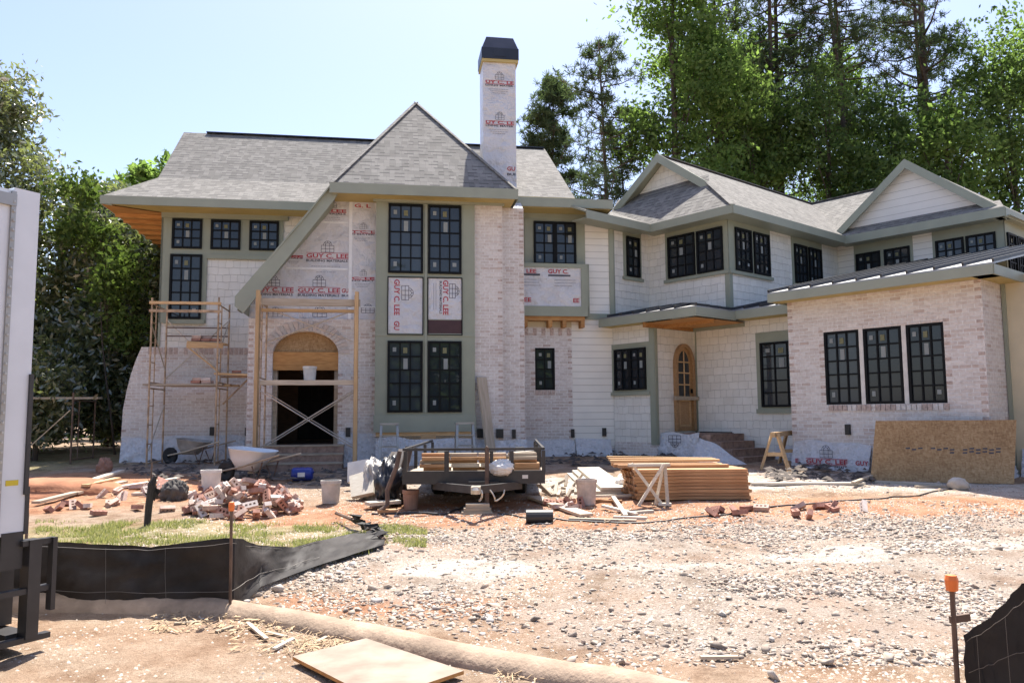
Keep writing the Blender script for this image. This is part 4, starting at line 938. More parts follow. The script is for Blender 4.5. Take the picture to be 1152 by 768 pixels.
mb = MB(); mb.poly([Rf(1.38, -.4, 3.68), Rf(2.82, -.4, 3.68), Rf(2.82, 1.42, 3.68), Rf(1.38, 1.42, 3.68)]); mb.bar(Rf(1.34, -.35, 3.66), Rf(1.34, 1.4, 3.66), .1, .12); mb.bar(Rf(1.3, .3, 3.64), Rf(2.8, .3, 3.64), .05, .08); part('porch_ceiling', mb, M['orange'])
mb = MB(); mb.box(AL, 1.36, 2.8, 0, .03, 3.60, 3.70); mb.box(DW, .05, 1.46, 0, .03, 3.60, 3.70); part('frieze', mb, M['trim'])
# flashing kick on the gable's left valley, and the dark wedge by the chimney
mb = MB(); mb.prism(MW(-1.0), [(1.18, 7.3), (1.62, 6.9), (1.62, 7.5), (1.36, 7.75)], 0, .03); part('flashing', mb, M['cap'], CH)

# ---- wrap sheets hanging at the foot of the walls --------------------------------
def drape(F, a0, a1, z0, z1, name='wrap_skirt', z1b=None, bul=.10, seed=0, lean=.12, lab=None):
    mb = MB(); na, nz = max(6, int((a1 - a0) / .05)), 14
    for j in range(nz + 1):
        t = j / nz
        for i in range(na + 1):
            a = a0 + (a1 - a0) * i / na; top = z1 + ((z1b or z1) - z1) * i / na + .13 * (float(vnoise(a, 0, 2.3, seed)) - .5)
            d = .015 + lean * (1 - t) ** 1.5 + bul * t ** .5 * (1 - t) * 2 * float(fbm(a, t, 2.2, 3, seed)) + .07 * (1 - .7 * t) * abs(float(fbm(a * 1.3 + t * .9, t * 1.6 - a * .4, 3.2, 3, seed + 9)) - .45) * 3
            mb.v.append(F(a, d, z0 + (top - z0) * t))
    for j in range(nz):
        for i in range(na): b = j * (na + 1) + i; mb.f.append((b, b + 1, b + na + 2, b + na + 1)); mb.m.append(0)
    return part(name, mb, M['wrap'], smooth=True)
drape(MW(-2.2), -6.95, -4.2, .42, 1.15, seed=1); drape(MW(-.25), -1.9, -1.1, .45, 1.25, seed=2); drape(MW(-.1), .9, 1.75, .48, 1.05, seed=3); drape(MW(-.02), -1.1, 1.05, .48, 1.10, seed=12, lean=.05)
drape(MW(-.35), 1.75, 2.28, .48, 1.05, seed=4); drape(MW(-1.2), 2.3, 3.6, .48, 1.03, seed=5, bul=.2); drape(MW(-1.2), 3.62, 4.5, .5, 1.02, seed=6, bul=.25)
S1 = drape(QW(.14), 1.30, 2.44, .45, 1.17, seed=7, lean=.08); drape(QW(.16), 2.42, 3.75, .4, 1.10, z1b=.5, seed=8, bul=.25, lean=.4); drape(AL, 3.5, 4.5, .5, .9, seed=13, lean=.05)
S2 = drape(BW, 4.52, 6.1, .46, 1.02, seed=9); drape(PW(8.13), .46, 1.3, .4, .8, seed=10); drape(FR, 8.3, 9.6, .4, .95, seed=11)
mb = MB(); PX = QW(.14 - .115); arch_logo(mb, PX, 1.83, 1.12, .34, .26, pi, mi=1); part('wrap_print', mb, PRN, S1)
mb = MB(); PX = QW(.46 - .16); print_block(mb, PX, 4.85, .62, .85, 'GUY C. LEE', 'BUILDING MATERIALS', True, 0.0, False); lettering(mb, PX, 'GUY', 5.85, .62, .08, .25); lettering(mb, PX, 'E', 4.62, .62, .08, .07); part('wrap_print', mb, PRN, S2)
# black vent covers and entry steps
mb = MB()
for F, a, z, wd in ((MW(-2.2), -5.0, 1.22, .1), (MW(-2.2), -4.2, 1.2, .13), (MW(-.25), -1.75, 1.2, .1), (MW(-.1), 1.12, 1.15, .13), (MW(-.1), 1.55, 1.14, .16), (MW(-.35), 1.95, 1.12, .08), (MW(-1.2), 3.52, 1.1, .08), (MW(-1.2), 4.3, 1.12, .09), (BW, 5.62, 1.22, .09), (MW(-.25), -3.7, .95, .1)):
    mb.box(F, a, a + wd, 0, .06, z - .04, z + .16)
part('vent_cover', mb, M['cuff'])
mb = MB(); F = MW(-.25)
for k in range(3): mb.box(F, -3.42, -1.78, 0.02, .32 * (k + 1), .3, .98 - .17 * k)
for k in range(3): mb.box(F, -3.44, -1.76, .32 * k + .02, .32 * (k + 1) + .02, .98 - .17 * k - .01, .98 - .17 * k + .025, 1)
part('entry_steps', mb, [M['step'], M['oldwood']])
# ================================================================= SITE OBJECTS
def Mpx(px, py, n):
    "main-frame (s, z) of a pixel on the vertical plane at offset n"
    r = ray(px, py); ox, oy = OM[0] + NM[0] * n, OM[1] + NM[1] * n
    nx, ny = -UM[1], UM[0]
    t = (ox * nx + oy * ny) / (r[0] * nx + r[1] * ny)
    return ((r[0] * t - ox) * UM[0] + (r[1] * t - oy) * UM[1], 1.6 + r[2] * t)
def solo(name, mb, mats, label, cat, group=None, kind=None, **k):
    o = mb.build(name, mats, None, **k)
    return tag(o, label, cat, group, kind)
def plank(name, p, q, wd, h, mat, label, cat, group=None):
    "a board as a thing: local mesh along x so the grain runs along it"
    p, q = Vector(p), Vector(q); d = q - p; L = d.length
    mb = MB(); mb.box(ID, -L / 2, L / 2, -wd / 2, wd / 2, -h / 2, h / 2)
    o = mb.build(name, mat); o.location = (p + q) / 2; me = o.data
    co = np.empty(len(me.vertices) * 3); me.vertices.foreach_get('co', co); co = co.reshape(-1, 3); co[:, 2] -= h / 2; me.vertices.foreach_set('co', co.ravel())
    o.rotation_euler = d.to_track_quat('X', 'Z').to_euler()
    return tag(o, label, cat, group)

# ---- box truck at the left edge, backed up to the plot ------------------------------
def truck():
    dT = (.489, .873)
    t = thing('box_truck', 'white box truck with black lift gate parked at the kerb', 'truck', (-3.255, 5.30, 0))
    t.rotation_euler = (0, 0, atan2(dT[1], dT[0]))
    L = lambda x, y, z: (x, y, z)
    Bx = lambda x, d, z: (x, -d, z)
    def P(name, mb, m, par=None): return mb.build(name, m, par or t, world=False)
    mb = MB(); mb.box(L, -4.6, -.17, 0.004, 2.30, .86, 3.13); body = P('box_body', mb, M['white'])
    mb = MB(); mb.box(L, -.17, 0, 0, 2.304, .84, 3.15); post = P('corner_post', mb, M['white'], body)
    mb = MB(); mb.box(L, -.19, -.16, -.014, .0, .90, 3.12); st = P('edge_strip', mb, M['alu'], body)
    mb = MB()
    for k in range(34): mb.lathe([(.011, -.02), (.009, -.004), (0, 0)], 6, (-.175, -.016, .95 + k * .064), 0)
    P('rivet', mb, M['galv'], st)['kind'] = 'stuff'
    mb = MB(); mb.box(L, -4.6, -.16, -.02, .004, 3.02, 3.10); P('top_rail', mb, M['alu'], body)
    mb = MB(); mb.box(L, -4.6, -.17, -.02, .004, .80, .90); rail = P('bottom_rail', mb, M['alu'], body)
    for k in range(8): mb = MB(); mb.box(L, -.42 - k * .5, -.22 - k * .5, -.024, -.02, .82, .87); P('reflector', mb, M['reflector'], rail)
    mb = MB(); mb.box(L, -.13, -.05, -.004, 0, 1.165, 1.20); P('warning_label', mb, flat('yellow label', (.62, .48, .03), .5, .1), body)
    mb = MB(); mb.box(L, -.015, .01, -.02, .05, 1.1, 1.9); mb.box(L, 0, .025, -.01, .03, .84, 1.15); P('door_hinge', mb, M['steel'], body)
    mb = MB(); mb.box(L, -4.6, -.05, .25, 2.05, .62, .84); mb.box(L, -.14, .0, -.004, .1, .62, .86); P('chassis', mb, M['steel'])
    for x in (-1.25, -1.05):
        pass
    for y in (.05, 2.0):
        mb = MB(); prof = [(.16, 0), (.40, .0), (.45, .04), (.45, .22), (.40, .26), (.16, .26)]
        mb2 = MB(); mb2.lathe(prof, 22, (0, 0, 0)); V = [(v[0] - 1.5, v[2] + y, v[1] + .45) for v in mb2.v]; mb.add(V, mb2.f); wl = P('wheel', mb, M['rubber'])
        mb = MB(); mb2 = MB(); mb2.lathe([(0, .02), (.2, .06), (.25, .0), (.25, .2)], 18); mb.add([(v[0] - 1.5, v[2] + y - .01, v[1] + .45) for v in mb2.v], mb2.f); P('rim', mb, M['alu'], wl)
    mb = MB()   # lift gate: two guide columns with cross bars, folded platform
    for y0, y1 in ((-.05, .05), (2.2, 2.3)):
        mb.box(L, .02, .10, y0, y1, .16, .80); mb.box(L, -.28, -.2, y0, y1, .10, .68); mb.box(L, .17, .20, y0 - .01, y1 - .05, .32, .80)
        for z in (.78, .47, .155): mb.box(L, -.2 if z < .7 else -.02, .19, y0 + .01, y1 - .03, z - .018, z + .018)
    lg = split_build(mb, 'lift_gate', M['steel'], t, world=False)[0]
    mb = MB(); mb.box(L, .03, .12, .3, 2.0, .2, .78); mb.box(L, -.05, .1, .06, 2.2, .12, .19); P('gate_platform', mb, M['steel'], lg)
    return t
truck()

# ---- silt fences -------------------------------------------------------------------
def fence_sheet(bot, top, nz=9, sub=10, seed=0, wr=.03):
    "wrinkled fabric between two polylines"
    mb = MB(); B, T = [], []
    for i in range(len(bot) - 1):
        for k in range(sub):
            t = k / sub; B.append(Vector(bot[i]).lerp(Vector(bot[i + 1]), t)); T.append(Vector(top[i]).lerp(Vector(top[i + 1]), t))
    B.append(Vector(bot[-1])); T.append(Vector(top[-1])); n = len(B)
    for j in range(nz + 1):
        t = j / nz
        for i in range(n):
            p = B[i].lerp(T[i], t); u = i * .22
            cr = float(fbm(u * 1.6 + t * 2, t * 4.0 - u * .5, .9, 3, seed + 3)); w_ = wr * ((float(fbm(u, t * 3.0, .8, 3, seed)) - .45) * 1.6 + .5 * (abs((cr * 4) % 1 - .5) - .25)) * min(1, t * 3 + .2)
            mb.v.append((p.x + w_ * .5, p.y - w_, p.z + w_ * .35 * (1 if j else 0)))
    for j in range(nz):
        for i in range(n - 1): b = j * n + i; mb.f.append((b, b + 1, b + n + 1, b + n)); mb.m.append(0)
    return mb, B, T
def post(p, h, r=.02, lean=(0, 0)):
    mb = MB(); top = (p[0] + lean[0], p[1] + lean[1], p[2] + h); mb.tube([(p[0], p[1], p[2] - .1), top], r, 6); return mb, top
def silt_left():
    b = [GP(-60, 684), GP(30, 683), GP(100, 686), GP(170, 687), GP(262, 689), GP(296, 668), GP(330, 655), GP(365, 641), GP(398, 629), GP(433, 617)]
    t = thing('silt_fence', 'black silt fence sagging off its orange capped post beside the kerb', 'silt fence', b[4])
    tp = []   # top edge: upright as far as the post, then collapsed backwards on the slope
    for p, (px, py, off) in zip(b, ((-60, 604, 0), (30, 607, 0), (100, 612, .02), (170, 614, .03), (262, 604, 0), (296, 613, .30), (330, 616, .62), (365, 606, .80), (398, 600, .85), (433, 611, .35))):
        r = ray(px, py); k = (p[1] + off) / r[1]; z = 1.6 + r[2] * k; tp.append((r[0] * k, r[1] * k, max(z, gh(r[0] * k, r[1] * k) + .10)))
    mb, B, T = fence_sheet([(p[0], p[1] - .06 * (i > 4), p[2] + (-.02 if i < 5 else .05)) for i, p in enumerate(b)], tp, 14, 10, 5, .11); f = mb.build('fabric', M['fabric'], t, smooth=True)
    mb = MB(); n = len(B)
    for k, zz in enumerate((.3, .93)): mb.tube([B[i].lerp(T[i], zz) + Vector((0, -.045 - .01 * k, .02 * float(vnoise(i * .4, k, 1, 3)))) for i in range(0, int(n * .78))], .0019, 4)
    for i in range(5, int(n * .6), 9): mb.tube([B[i].lerp(T[i], z) + Vector((.02 * float(vnoise(i, z * 3, 1, 5)), -.05, 0)) for z in (.02, .3, .6, .97)], .0012, 4)
    mb.build('wire_mesh', M['wire'], t)
    p = b[4]; mb, top = post((p[0], p[1] - .06, p[2]), .80, .012, (-.01, .0)); po = mb.build('post', M['rust'], t)
    mb = MB(); mb.lathe([(.022, -.02), (.025, .025), (.02, .045), (0, .05)], 10, top); mb.build('cap', M['orangecap'], po)
    p = b[1]; mb, top = post((p[0], p[1] - .05, p[2]), .75, .012); mb.build('post', M['rust'], t)
    a, c = GP(432, 614, .06), GP(378, 583, .10); mb = MB(); mb.tube([a, [(a[i] + c[i]) / 2 + (.04 if i == 2 else 0) for i in range(3)], c], .022, 6); mb.build('post', M['rust'], t)['label'] = 'fallen post wound in torn fabric'
    mb = MB(); A, C = Vector(a), Vector(c)
    for k in range(22):
        q = A.lerp(C, .05 + .6 * k / 22); mb.add([q + Vector((random.uniform(-.12, .12), random.uniform(-.08, .08), random.uniform(0, .10))) for _ in range(4)], [(0, 1, 2, 3)])
    mb.build('torn_fabric', M['fabric'], t)
silt_left()
def silt_right():
    r0 = ray(1079, 735); k0 = 4.55 / r0[1]; p0 = (r0[0] * k0, 4.55, gh(r0[0] * k0, 4.55))
    t = thing('silt_fence', 'black silt fence rising from a rusty orange capped post at the street corner', 'silt fence', p0)
    r1 = ray(1154, 655); k = 4.3 / r1[1]; q1 = Vector((r1[0] * k, r1[1] * k, 1.6 + r1[2] * k)); zb = g(q1.x, q1.y) - .05
    q2 = q1 + (q1 - Vector((p0[0], p0[1], q1.z))) * .9
    bot = [(p0[0] + .02, p0[1], p0[2] - .1), (p0[0] + (q1.x - p0[0]) * .5, (p0[1] + q1.y) / 2, -.03), (q1.x, q1.y, zb), (q2.x, q2.y, -.05)]
    top = [(p0[0] + .02, p0[1], p0[2] + .33), (p0[0] + (q1.x - p0[0]) * .45, (p0[1] + q1.y) / 2, q1.z * .45 + .55 * (p0[2] + .33) - .025), tuple(q1), (q2.x, q2.y, q1.z + .05)]
    mb, B, T = fence_sheet(bot, top, 10, 12, 9, .05); mb.build('fabric', M['fabric'], t, smooth=True)
    mb = MB(); n = len(B)
    for k2, zz in enumerate((.25, .55, .93)): mb.tube([B[i].lerp(T[i], zz) + Vector((0, -.05, .02 * float(vnoise(i * .5, k2, 1, 7)))) for i in range(n)], .0017, 4)
    for i in range(4, n, 11): mb.tube([B[i].lerp(T[i], z) + Vector((0, -.055, 0)) for z in (.02, .5, .95)], .0014, 4)
    mb.build('wire_mesh', M['wire'], t)
    mb, top_ = post((p0[0] - .03, p0[1] - .02, p0[2]), .61, .014); po = mb.build('post', M['rust'], t)
    mb = MB(); mb.lathe([(.031, -.03), (.036, .03), (.028, .055), (0, .06)], 10, top_); mb.build('cap', M['orangecap'], po)
    mb = MB(); mb.bar((top_[0] - .02, top_[1], top_[2] - .19), (top_[0] + .10, top_[1] + .02, top_[2] - .18), .02, .04); mb.build('hook', M['rust'], po)
silt_right()

# ---- scaffolds -----------------------------------------------------------------------
def scaffold(name, label, s0, s1, n0, n1, lifts, mat, tops, braces, half=.0):
    z0 = gh(*Mf((s0 + s1) / 2, n0, 0)[:2]) - .03
    t = thing(name, label, 'scaffold', Mf((s0 + s1) / 2, (n0 + n1) / 2, z0))
    zs = [z0] + lifts
    for a in (s0, s1):
        for k in range(len(zs) - 1):
            mb = MB(); z1 = zs[k + 1] if k < len(zs) - 2 else tops[0 if a == s0 else 1]
            for n in (n0, n1): mb.tube([Mf(a, n, zs[k]), Mf(a, n, z1)], .021, 7)
            m_ = n0 + (n1 - n0) * .28; mb.tube([Mf(a, m_, zs[k] + .1), Mf(a, m_, zs[k + 1] - .02)], .014, 6)
            for z in (zs[k + 1] - .03, zs[k] + .1): mb.tube([Mf(a, n0, z), Mf(a, n1, z)], .017, 6)
            for j in range(1, 4): z = zs[k] + .1 + (zs[k + 1] - zs[k] - .1) * j / 4; mb.tube([Mf(a, n0, z), Mf(a, m_, z)], .012, 6)
            mb.build('end_frame', M[mat], t)
    for (a, n, z, b, m_, y) in braces:
        mb = MB(); mb.tube([Mf(a, n, z), Mf(b, m_, y)], .0135, 6); mb.build('cross_brace', M['galv'], t)
    return t
sA, sB = Mpx(167, 460, -.85)[0], Mpx(243, 460, -.85)[0]
zA = gh(*Mf(sA, -.9, 0)[:2])
scaffold('scaffold', 'rusty two lift masonry scaffold against the lower left brick wall', sA, sB, -.85, -2.05, [2.28, 4.15], 'scaff', (4.25, 4.28),
    [(sA + .02, -.85, 3.6, sA + .02, -2.0, 2.7), (sB + .02, -.85, 2.95, sB + .02, -2.0, 3.95), (sA + .02, -.9, .9, sA + .02, -2.0, 1.9), (sA, -2.05, 2.5, sB, -2.05, 3.9), (sA, -2.05, 3.9, sB, -2.05, 2.5)])
t = COL.objects['scaffold']
for z, m_ in ((4.14, 'pine'), (3.96, 'scaff')):
    mb = MB(); mb.bar(Mf(sA - .05, -.83, z), Mf(sB + .05, -.83, z), .05, .06); mb.build('guard_rail', M[m_], t)
for z in (3.72, 3.52): mb = MB(); mb.bar(Mf(sA, -2.05, z), Mf(sB, -2.05, z), .03, .03); mb.build('guard_rail', M['rust'], t)
mb = MB(); mb.tube([Mf(sB + .05, -1.3, 1.9), Mf(sB + .62, -1.3, 2.5)], .02, 6); mb.tube([Mf(sB, -1.3, 2.52), Mf(sB + .65, -1.3, 2.52)], .02, 6); mb.build('outrigger_bracket', M['scaff'], t)
for k in range(3): plank('scaffold_plank', Mf(sA - .15 + .2 * k, -1.0 - k * .3, 2.33), Mf(sB + .1 + .12 * k, -1.0 - k * .3, 2.33), .24, .045, M['pine'] if k else M['oldwood'], ['front plank on the middle deck of the left scaffold', 'second plank on the middle deck of the left scaffold', 'rear plank on the middle deck of the left scaffold'][k], 'plank')
plank('scaffold_plank', Mf(sB - .1, -1.15, 2.58), Mf(sB + .72, -1.15, 2.55), .28, .045, M['pine'], 'short plank sticking out to the right of the left scaffold', 'plank')
plank('scaffold_plank', Mf(sB - .72, -1.3, 3.30), Mf(sB + .1, -1.3, 3.26), .34, .045, M['pine'], 'short high plank carrying bricks on the left scaffold', 'plank')
mb = MB(); mb.bar(Mf(sB - .72, -1.1, 3.22), Mf(sB + .06, -1.1, 3.22), .03, .12); mb.tube([Mf(sB - .72, -1.1, 3.2), Mf(sB - .2, -1.1, 2.78), Mf(sB, -1.1, 2.6)], .02, 6); mb.build('plank_bracket', M['pine'], t)

sC, sD = Mpx(290.5, 450, .85)[0], Mpx(398.5, 450, .85)[0]
xb = lambda n, z0, z1: [(sC, n, z0, sD, n, z1), (sC, n, z1, sD, n, z0)]
scaffold('scaffold', 'ochre tubular scaffold spanning the arched entry with crossed braces', sC, sD, .85, -.05, [2.30, 3.98], 'scaff', (4.1, 4.12), xb(.85, .95, 2.15)[:2] + xb(-.05, .95, 2.15) + xb(-.05, 3.2, 3.95))
mb = MB()
for a in (sC - .035, sD + .035): plank('scaffold_pole', Mf(a, .93, gh(*Mf(a, .93, 0)[:2])), Mf(a, .93, 4.18), .07, .07, M['pine'], 'timber post lashed to the %s leg of the entry scaffold' % ('left' if a < sC else 'right'), 'post')
plank('scaffold_beam', Mf(sC - .1, .80, 3.96), Mf(sD + .1, .80, 3.96), .1, .14, M['oldwood'], 'top timber beam across the entry scaffold', 'beam')
plank('scaffold_beam', Mf(sC - .02, .70, 3.80), Mf(sD - .02, .70, 3.80), .1, .06, M['pine'], 'orange timber ledger just under the top beam of the entry scaffold', 'beam')
plank('scaffold_beam', Mf(sC - .1, .80, 2.30), Mf(sD + .05, .80, 2.30), .12, .10, M['oldwood'], 'middle timber beam across the entry scaffold', 'beam')
plank('scaffold_plank', Mf(sC + .1, .3, 2.33), Mf(sD - .1, .3, 2.33), .3, .045, M['oldwood'], 'walk plank behind the middle beam of the entry scaffold', 'plank')
def bucket(loc, h, r, mat, label, tilt=0, taper=.85, rim=True):
    t = thing('bucket', label, 'bucket', loc); t.rotation_euler = (tilt, 0, random.random() * 3)
    mb = MB(); mb.lathe([(r * taper, 0), (r, h), (r * .94, h), (r * taper * .9, .02)], 20, capt=True); b = mb.build('bucket_body', mat, t, world=False, smooth=False)
    if rim: mb = MB(); mb.lathe([(r, h - .05), (r * 1.06, h - .045), (r * 1.06, h + .004), (r * .96, h + .004), (r * .96, h - .045)], 20, capb=False); mb.build('rim', mat, t, world=False)
    mb = MB(); mb.tube([(r * 1.04 * cos(a), r * .35 * sin(a) + r * .9, h - .06 - .32 * h * sin(a)) for a in np.linspace(0, pi, 9)], .004, 5); mb.build('handle', M['wire'], t, world=False)
    return t
bucket(Mf((sC + sD) / 2, .3, 2.36), .30, .14, M['plastic'], 'white bucket on the middle plank of the entry scaffold')

# far scaffold left of the house
sE = scaffold('scaffold', 'small rusty scaffold frame under the trees left of the house', -9.35, -8.05, -2.2, -3.6, [2.05], 'rust', (2.2, 2.2), [(-9.3, -2.2, .6, -8.1, -2.2, 1.8)])
plank('scaffold_plank', Mf(-9.6, -2.6, 2.08), Mf(-7.6, -2.6, 2.08), .3, .05, M['oldwood'], 'plank on top of the small scaffold under the trees', 'plank')

# ---- bricks ---------------------------------------------------------------------------
def brick_mesh(mat):
    mb = MB(); L, W, H = .197, .092, .06
    hs = [(-L / 2 + .030 + i * .053, -L / 2 + .030 + i * .053 + .030, -.016, .016) for i in range(3)]
    for sgn in (1, -1):
        mb.holes(lambda a, d, z, s=sgn: (a, z, s * (H / 2 + d)), -L / 2, L / 2, -W / 2, W / 2, hs, .03)
    for a, b in (((-1, -1), (1, -1)), ((1, -1), (1, 1)), ((1, 1), (-1, 1)), ((-1, 1), (-1, -1))):
        mb.poly([(a[0] * L / 2, a[1] * W / 2, -H / 2), (b[0] * L / 2, b[1] * W / 2, -H / 2), (b[0] * L / 2, b[1] * W / 2, H / 2), (a[0] * L / 2, a[1] * W / 2, H / 2)])
    for sgn in (1, -1):
        for h in hs: mb.poly([(h[0], h[2], sgn * (H / 2 - .03)), (h[1], h[2], sgn * (H / 2 - .03)), (h[1], h[3], sgn * (H / 2 - .03)), (h[0], h[3], sgn * (H / 2 - .03))])
    o = mb.build('brick', mat); o.location = (0, 0, 0)
    co = o.data; v = np.empty(len(co.vertices) * 3); co.vertices.foreach_get('co', v); v = v.reshape(-1, 3); v[:, 2] -= H / 2; co.vertices.foreach_set('co', v.ravel())
    return o
BR = [brick_mesh(M['brickred']), brick_mesh(M['brickpale']), brick_mesh(M['brickwhite'])]
_used = [False] * 3
def place_brick(k, loc, rot, label, group):
    o = BR[k] if not _used[k] else BR[k].copy()
    if _used[k]: COL.objects.link(o)
    _used[k] = True; o.location = loc; o.rotation_euler = rot
    return tag(o, label, 'brick', group)
rb = random.Random(5)
def heap(cx, cy, rx, ry, hmax, n, label, group, pk=(.38, .38, .24)):
    for i in range(n):
        a, r = rb.uniform(0, 2 * pi), sqrt(rb.random()); u, v = r * cos(a), r * sin(a)
        x, y = cx + rx * u, cy + ry * v; lvl = hmax * max(0, 1 - r) ** .75
        z = gh(x, y) + .035 + lvl * (1 if rb.random() < .72 else rb.random())
        flatish = rb.random() < .35
        rot = (rb.gauss(0, .25) if flatish else rb.uniform(-1.2, 1.2), rb.gauss(0, .2) if flatish else rb.uniform(-1.0, 1.0), rb.uniform(0, 6.28))
        q = rb.random(); place_brick(0 if q < pk[0] else (1 if q < pk[0] + pk[1] else 2), (x, y, z), rot, label, group)
hx, hy = G(262, 580)[:2]
heap(hx + .02, hy + .45, .76, .72, .40, 135, 'loose brick in the tumbled heap before the left wing', 'bricks of the tumbled heap')
hx, hy = G(180, 552)[:2]
heap(hx + .3, hy - .3, 1.3, .8, .05, 26, 'stray brick on the dirt left of the tumbled heap', 'stray bricks left of the heap')
heap(*G(130, 572)[:2], 1.7, .6, .02, 12, 'stray brick on the clay near the grass strip', 'stray bricks near the grass')
heap(*G(880, 578)[:2], 1.2, .3, .03, 14, 'broken brick on the clay before the lumber stack', 'bricks on the clay by the lumber', (.8, .15, .05))
heap(*G(650, 570)[:2], .5, .3, .03, 9, 'brick scrap near the dusty bucket by the lumber', 'bricks by the dusty bucket', (.7, .2, .1))
def brickpile(c, rows, label, group, F=Mf):
    for i in range(rows[0]):
        for j in range(rows[1]):
            for k in range(rows[2]):
                if k == rows[2] - 1 and rb.random() < .4: continue
                place_brick(rb.choice((1, 2, 1, 0)), F(c[0] + i * .205 + rb.gauss(0, .01), c[1] + j * .1, c[2] + .032 + k * .062), (0, 0, AM + rb.gauss(0, .08)), label, group)
brickpile((sB - .55, -1.38, 3.33), (3, 2, 2), 'brick stacked on the short high plank of the left scaffold', 'bricks on the high scaffold plank')
brickpile((sB - .45, -1.05, 2.36), (2, 2, 2), 'brick stacked on the middle deck of the left scaffold', 'bricks on the middle scaffold deck')
brickpile((sB + .35, -1.2, 2.60), (1, 2, 1), 'brick lying on the outrigger plank of the left scaffold', 'bricks on the outrigger plank')

# ---- wheelbarrows, buckets, keg -----------------------------------------------------------
def wheelbarrow(loc, rz, mat, label, pitch=0.0, sc=1.0):
    t = thing('wheelbarrow', label, 'wheelbarrow', loc, rz)
    mb = MB(); R = [(.20, .13, 0, .10), (.36, .25, .16, .04), (.43, .31, .29, .0), (.445, .325, .295, 0), (.42, .30, .28, 0), (.35, .24, .15, .04), (.19, .12, .015, .1)]; k = 20
    for a, b, z, off in R:
        for j in range(k):
            th = 2 * pi * j / k; c, s = cos(th), sin(th); e = .55
            mb.v.append((off + a * math.copysign(abs(c) ** e, c) * sc, b * math.copysign(abs(s) ** e, s) * sc, .22 + z * sc * 1.3 + (.05 * c * (z > .2))))
    for i in range(len(R) - 1):
        for j in range(k): a = i * k + j; d = i * k + (j + 1) % k; mb.f.append((a, d, d + k, a + k)); mb.m.append(0)
    mb.f.append(tuple(range(k))[::-1]); mb.m.append(0); mb.f.append(tuple((len(R) - 1) * k + j for j in range(k))); mb.m.append(0)
    mb.build('tray', mat, t, world=False, smooth=True)
    for s in (-1, 1):
        mb = MB(); mb.tube([(.62, s * .08, .2), (.1, s * .18, .29), (-.85, s * .30, .52)], .018, 6); mb.build('handle', M['oldwood'], t, world=False)
        mb = MB(); mb.tube([(-.15, s * .2, .3), (-.28, s * .22, .01), (-.4, s * .22, .38)], .014, 6); mb.build('leg', M['rust'], t, world=False)
    mb = MB(); m2 = MB(); m2.lathe([(.06, -.03), (.16, -.04), (.19, -.02), (.19, .02), (.16, .04), (.06, .03)], 18); mb.add([(v[0] + .62, v[2], v[1] + .19) for v in m2.v], m2.f); mb.build('wheel', M['rubber'], t, world=False)
    t.rotation_euler = (0, pitch, rz); return t
p = GP(284, 541); wheelbarrow((p[0], p[1], p[2] - .02), 2.75, M['white'], 'white wheelbarrow standing in the sun before the entry steps')
p = Mf(-5.15, -1.35, 0); wheelbarrow((p[0], p[1], gh(p[0], p[1])), 2.9, flat('mortar grey steel', (.40, .37, .34), .8, .25, 6), 'grey mortar crusted wheelbarrow in the shade by the left brick wall', sc=.85)
plank('scrap_board', GP(282, 540, .15), GP(302, 530, .24), .12, .03, M['oldwood'], 'grey scrap board leaning on the front of the white wheelbarrow', 'board')
bucket(GP(237, 554), .37, .16, M['plastic'], 'white bucket standing behind the brick heap')
bucket(GP(372, 566), .33, .145, flat('cement grey plastic', (.46, .43, .39), .6, .2, 7), 'grey bucket with a handle alone on the dirt left of the trailer')
bucket(GP(660, 567), .36, .15, flat('dusty grey bucket plastic', (.50, .42, .36), .7, .25, 7), 'dusty bucket beside the white boards near the lumber stack')
bucket(GP(462, 571), .27, .115, M['clay'], 'terracotta coloured bucket in the shade under the trailer')
p = GP(340, 541); t = thing('keg', 'blue plastic keg lying on its side before the entry steps', 'keg', p, .1); t.scale = (.8, .8, .8)
mb = MB(); mb.lathe([(.0, -.24), (.12, -.235), (.15, -.2), (.158, -.1), (.15, -.08), (.158, 0), (.15, .08), (.158, .1), (.15, .2), (.12, .235), (0, .24)], 18, (0, 0, .155), axis='x', capb=False); mb.build('keg_body', M['blue'], t, smooth=True, world=False)
mb = MB(); mb.lathe([(.03, .235), (.03, .26), (0, .26)], 10, (0, 0, .2), axis='x'); mb.build('lid', M['blue'], t, world=False)
mb = MB(); mb.box(ID, -.08, .08, .12, .162, .10, .2); mb.build('keg_label', M['plastic'], t, world=False)

# ---- charred stake --------------------------------------------------------------------------
p = GP(165, 592); mb = MB(); mb.tube([(p[0], p[1], p[2] - .1), (p[0] + .02, p[1], p[2] + .25), (p[0] + .05, p[1], p[2] + .52), (p[0] + .09, p[1], p[2] + .62)], [.04, .045, .05, .02], 7)
for k in range(8): mb.add([(p[0] + .05 + random.uniform(-.09, .12), p[1] + random.uniform(-.04, .04), p[2] + random.uniform(.3, .64)) for _ in range(3)], [(0, 1, 2)])
solo('stake', mb, M['char'], 'dark stake wrapped in torn black fabric standing in the grass', 'stake')
mb = MB(); mb.tube([(p[0] + .01, p[1] + .02, p[2]), (p[0] + .03, p[1] + .02, p[2] + .78)], .009, 6); solo('steel_rod', mb, M['rust'], 'thin rusty rod standing against the dark stake', 'rod')

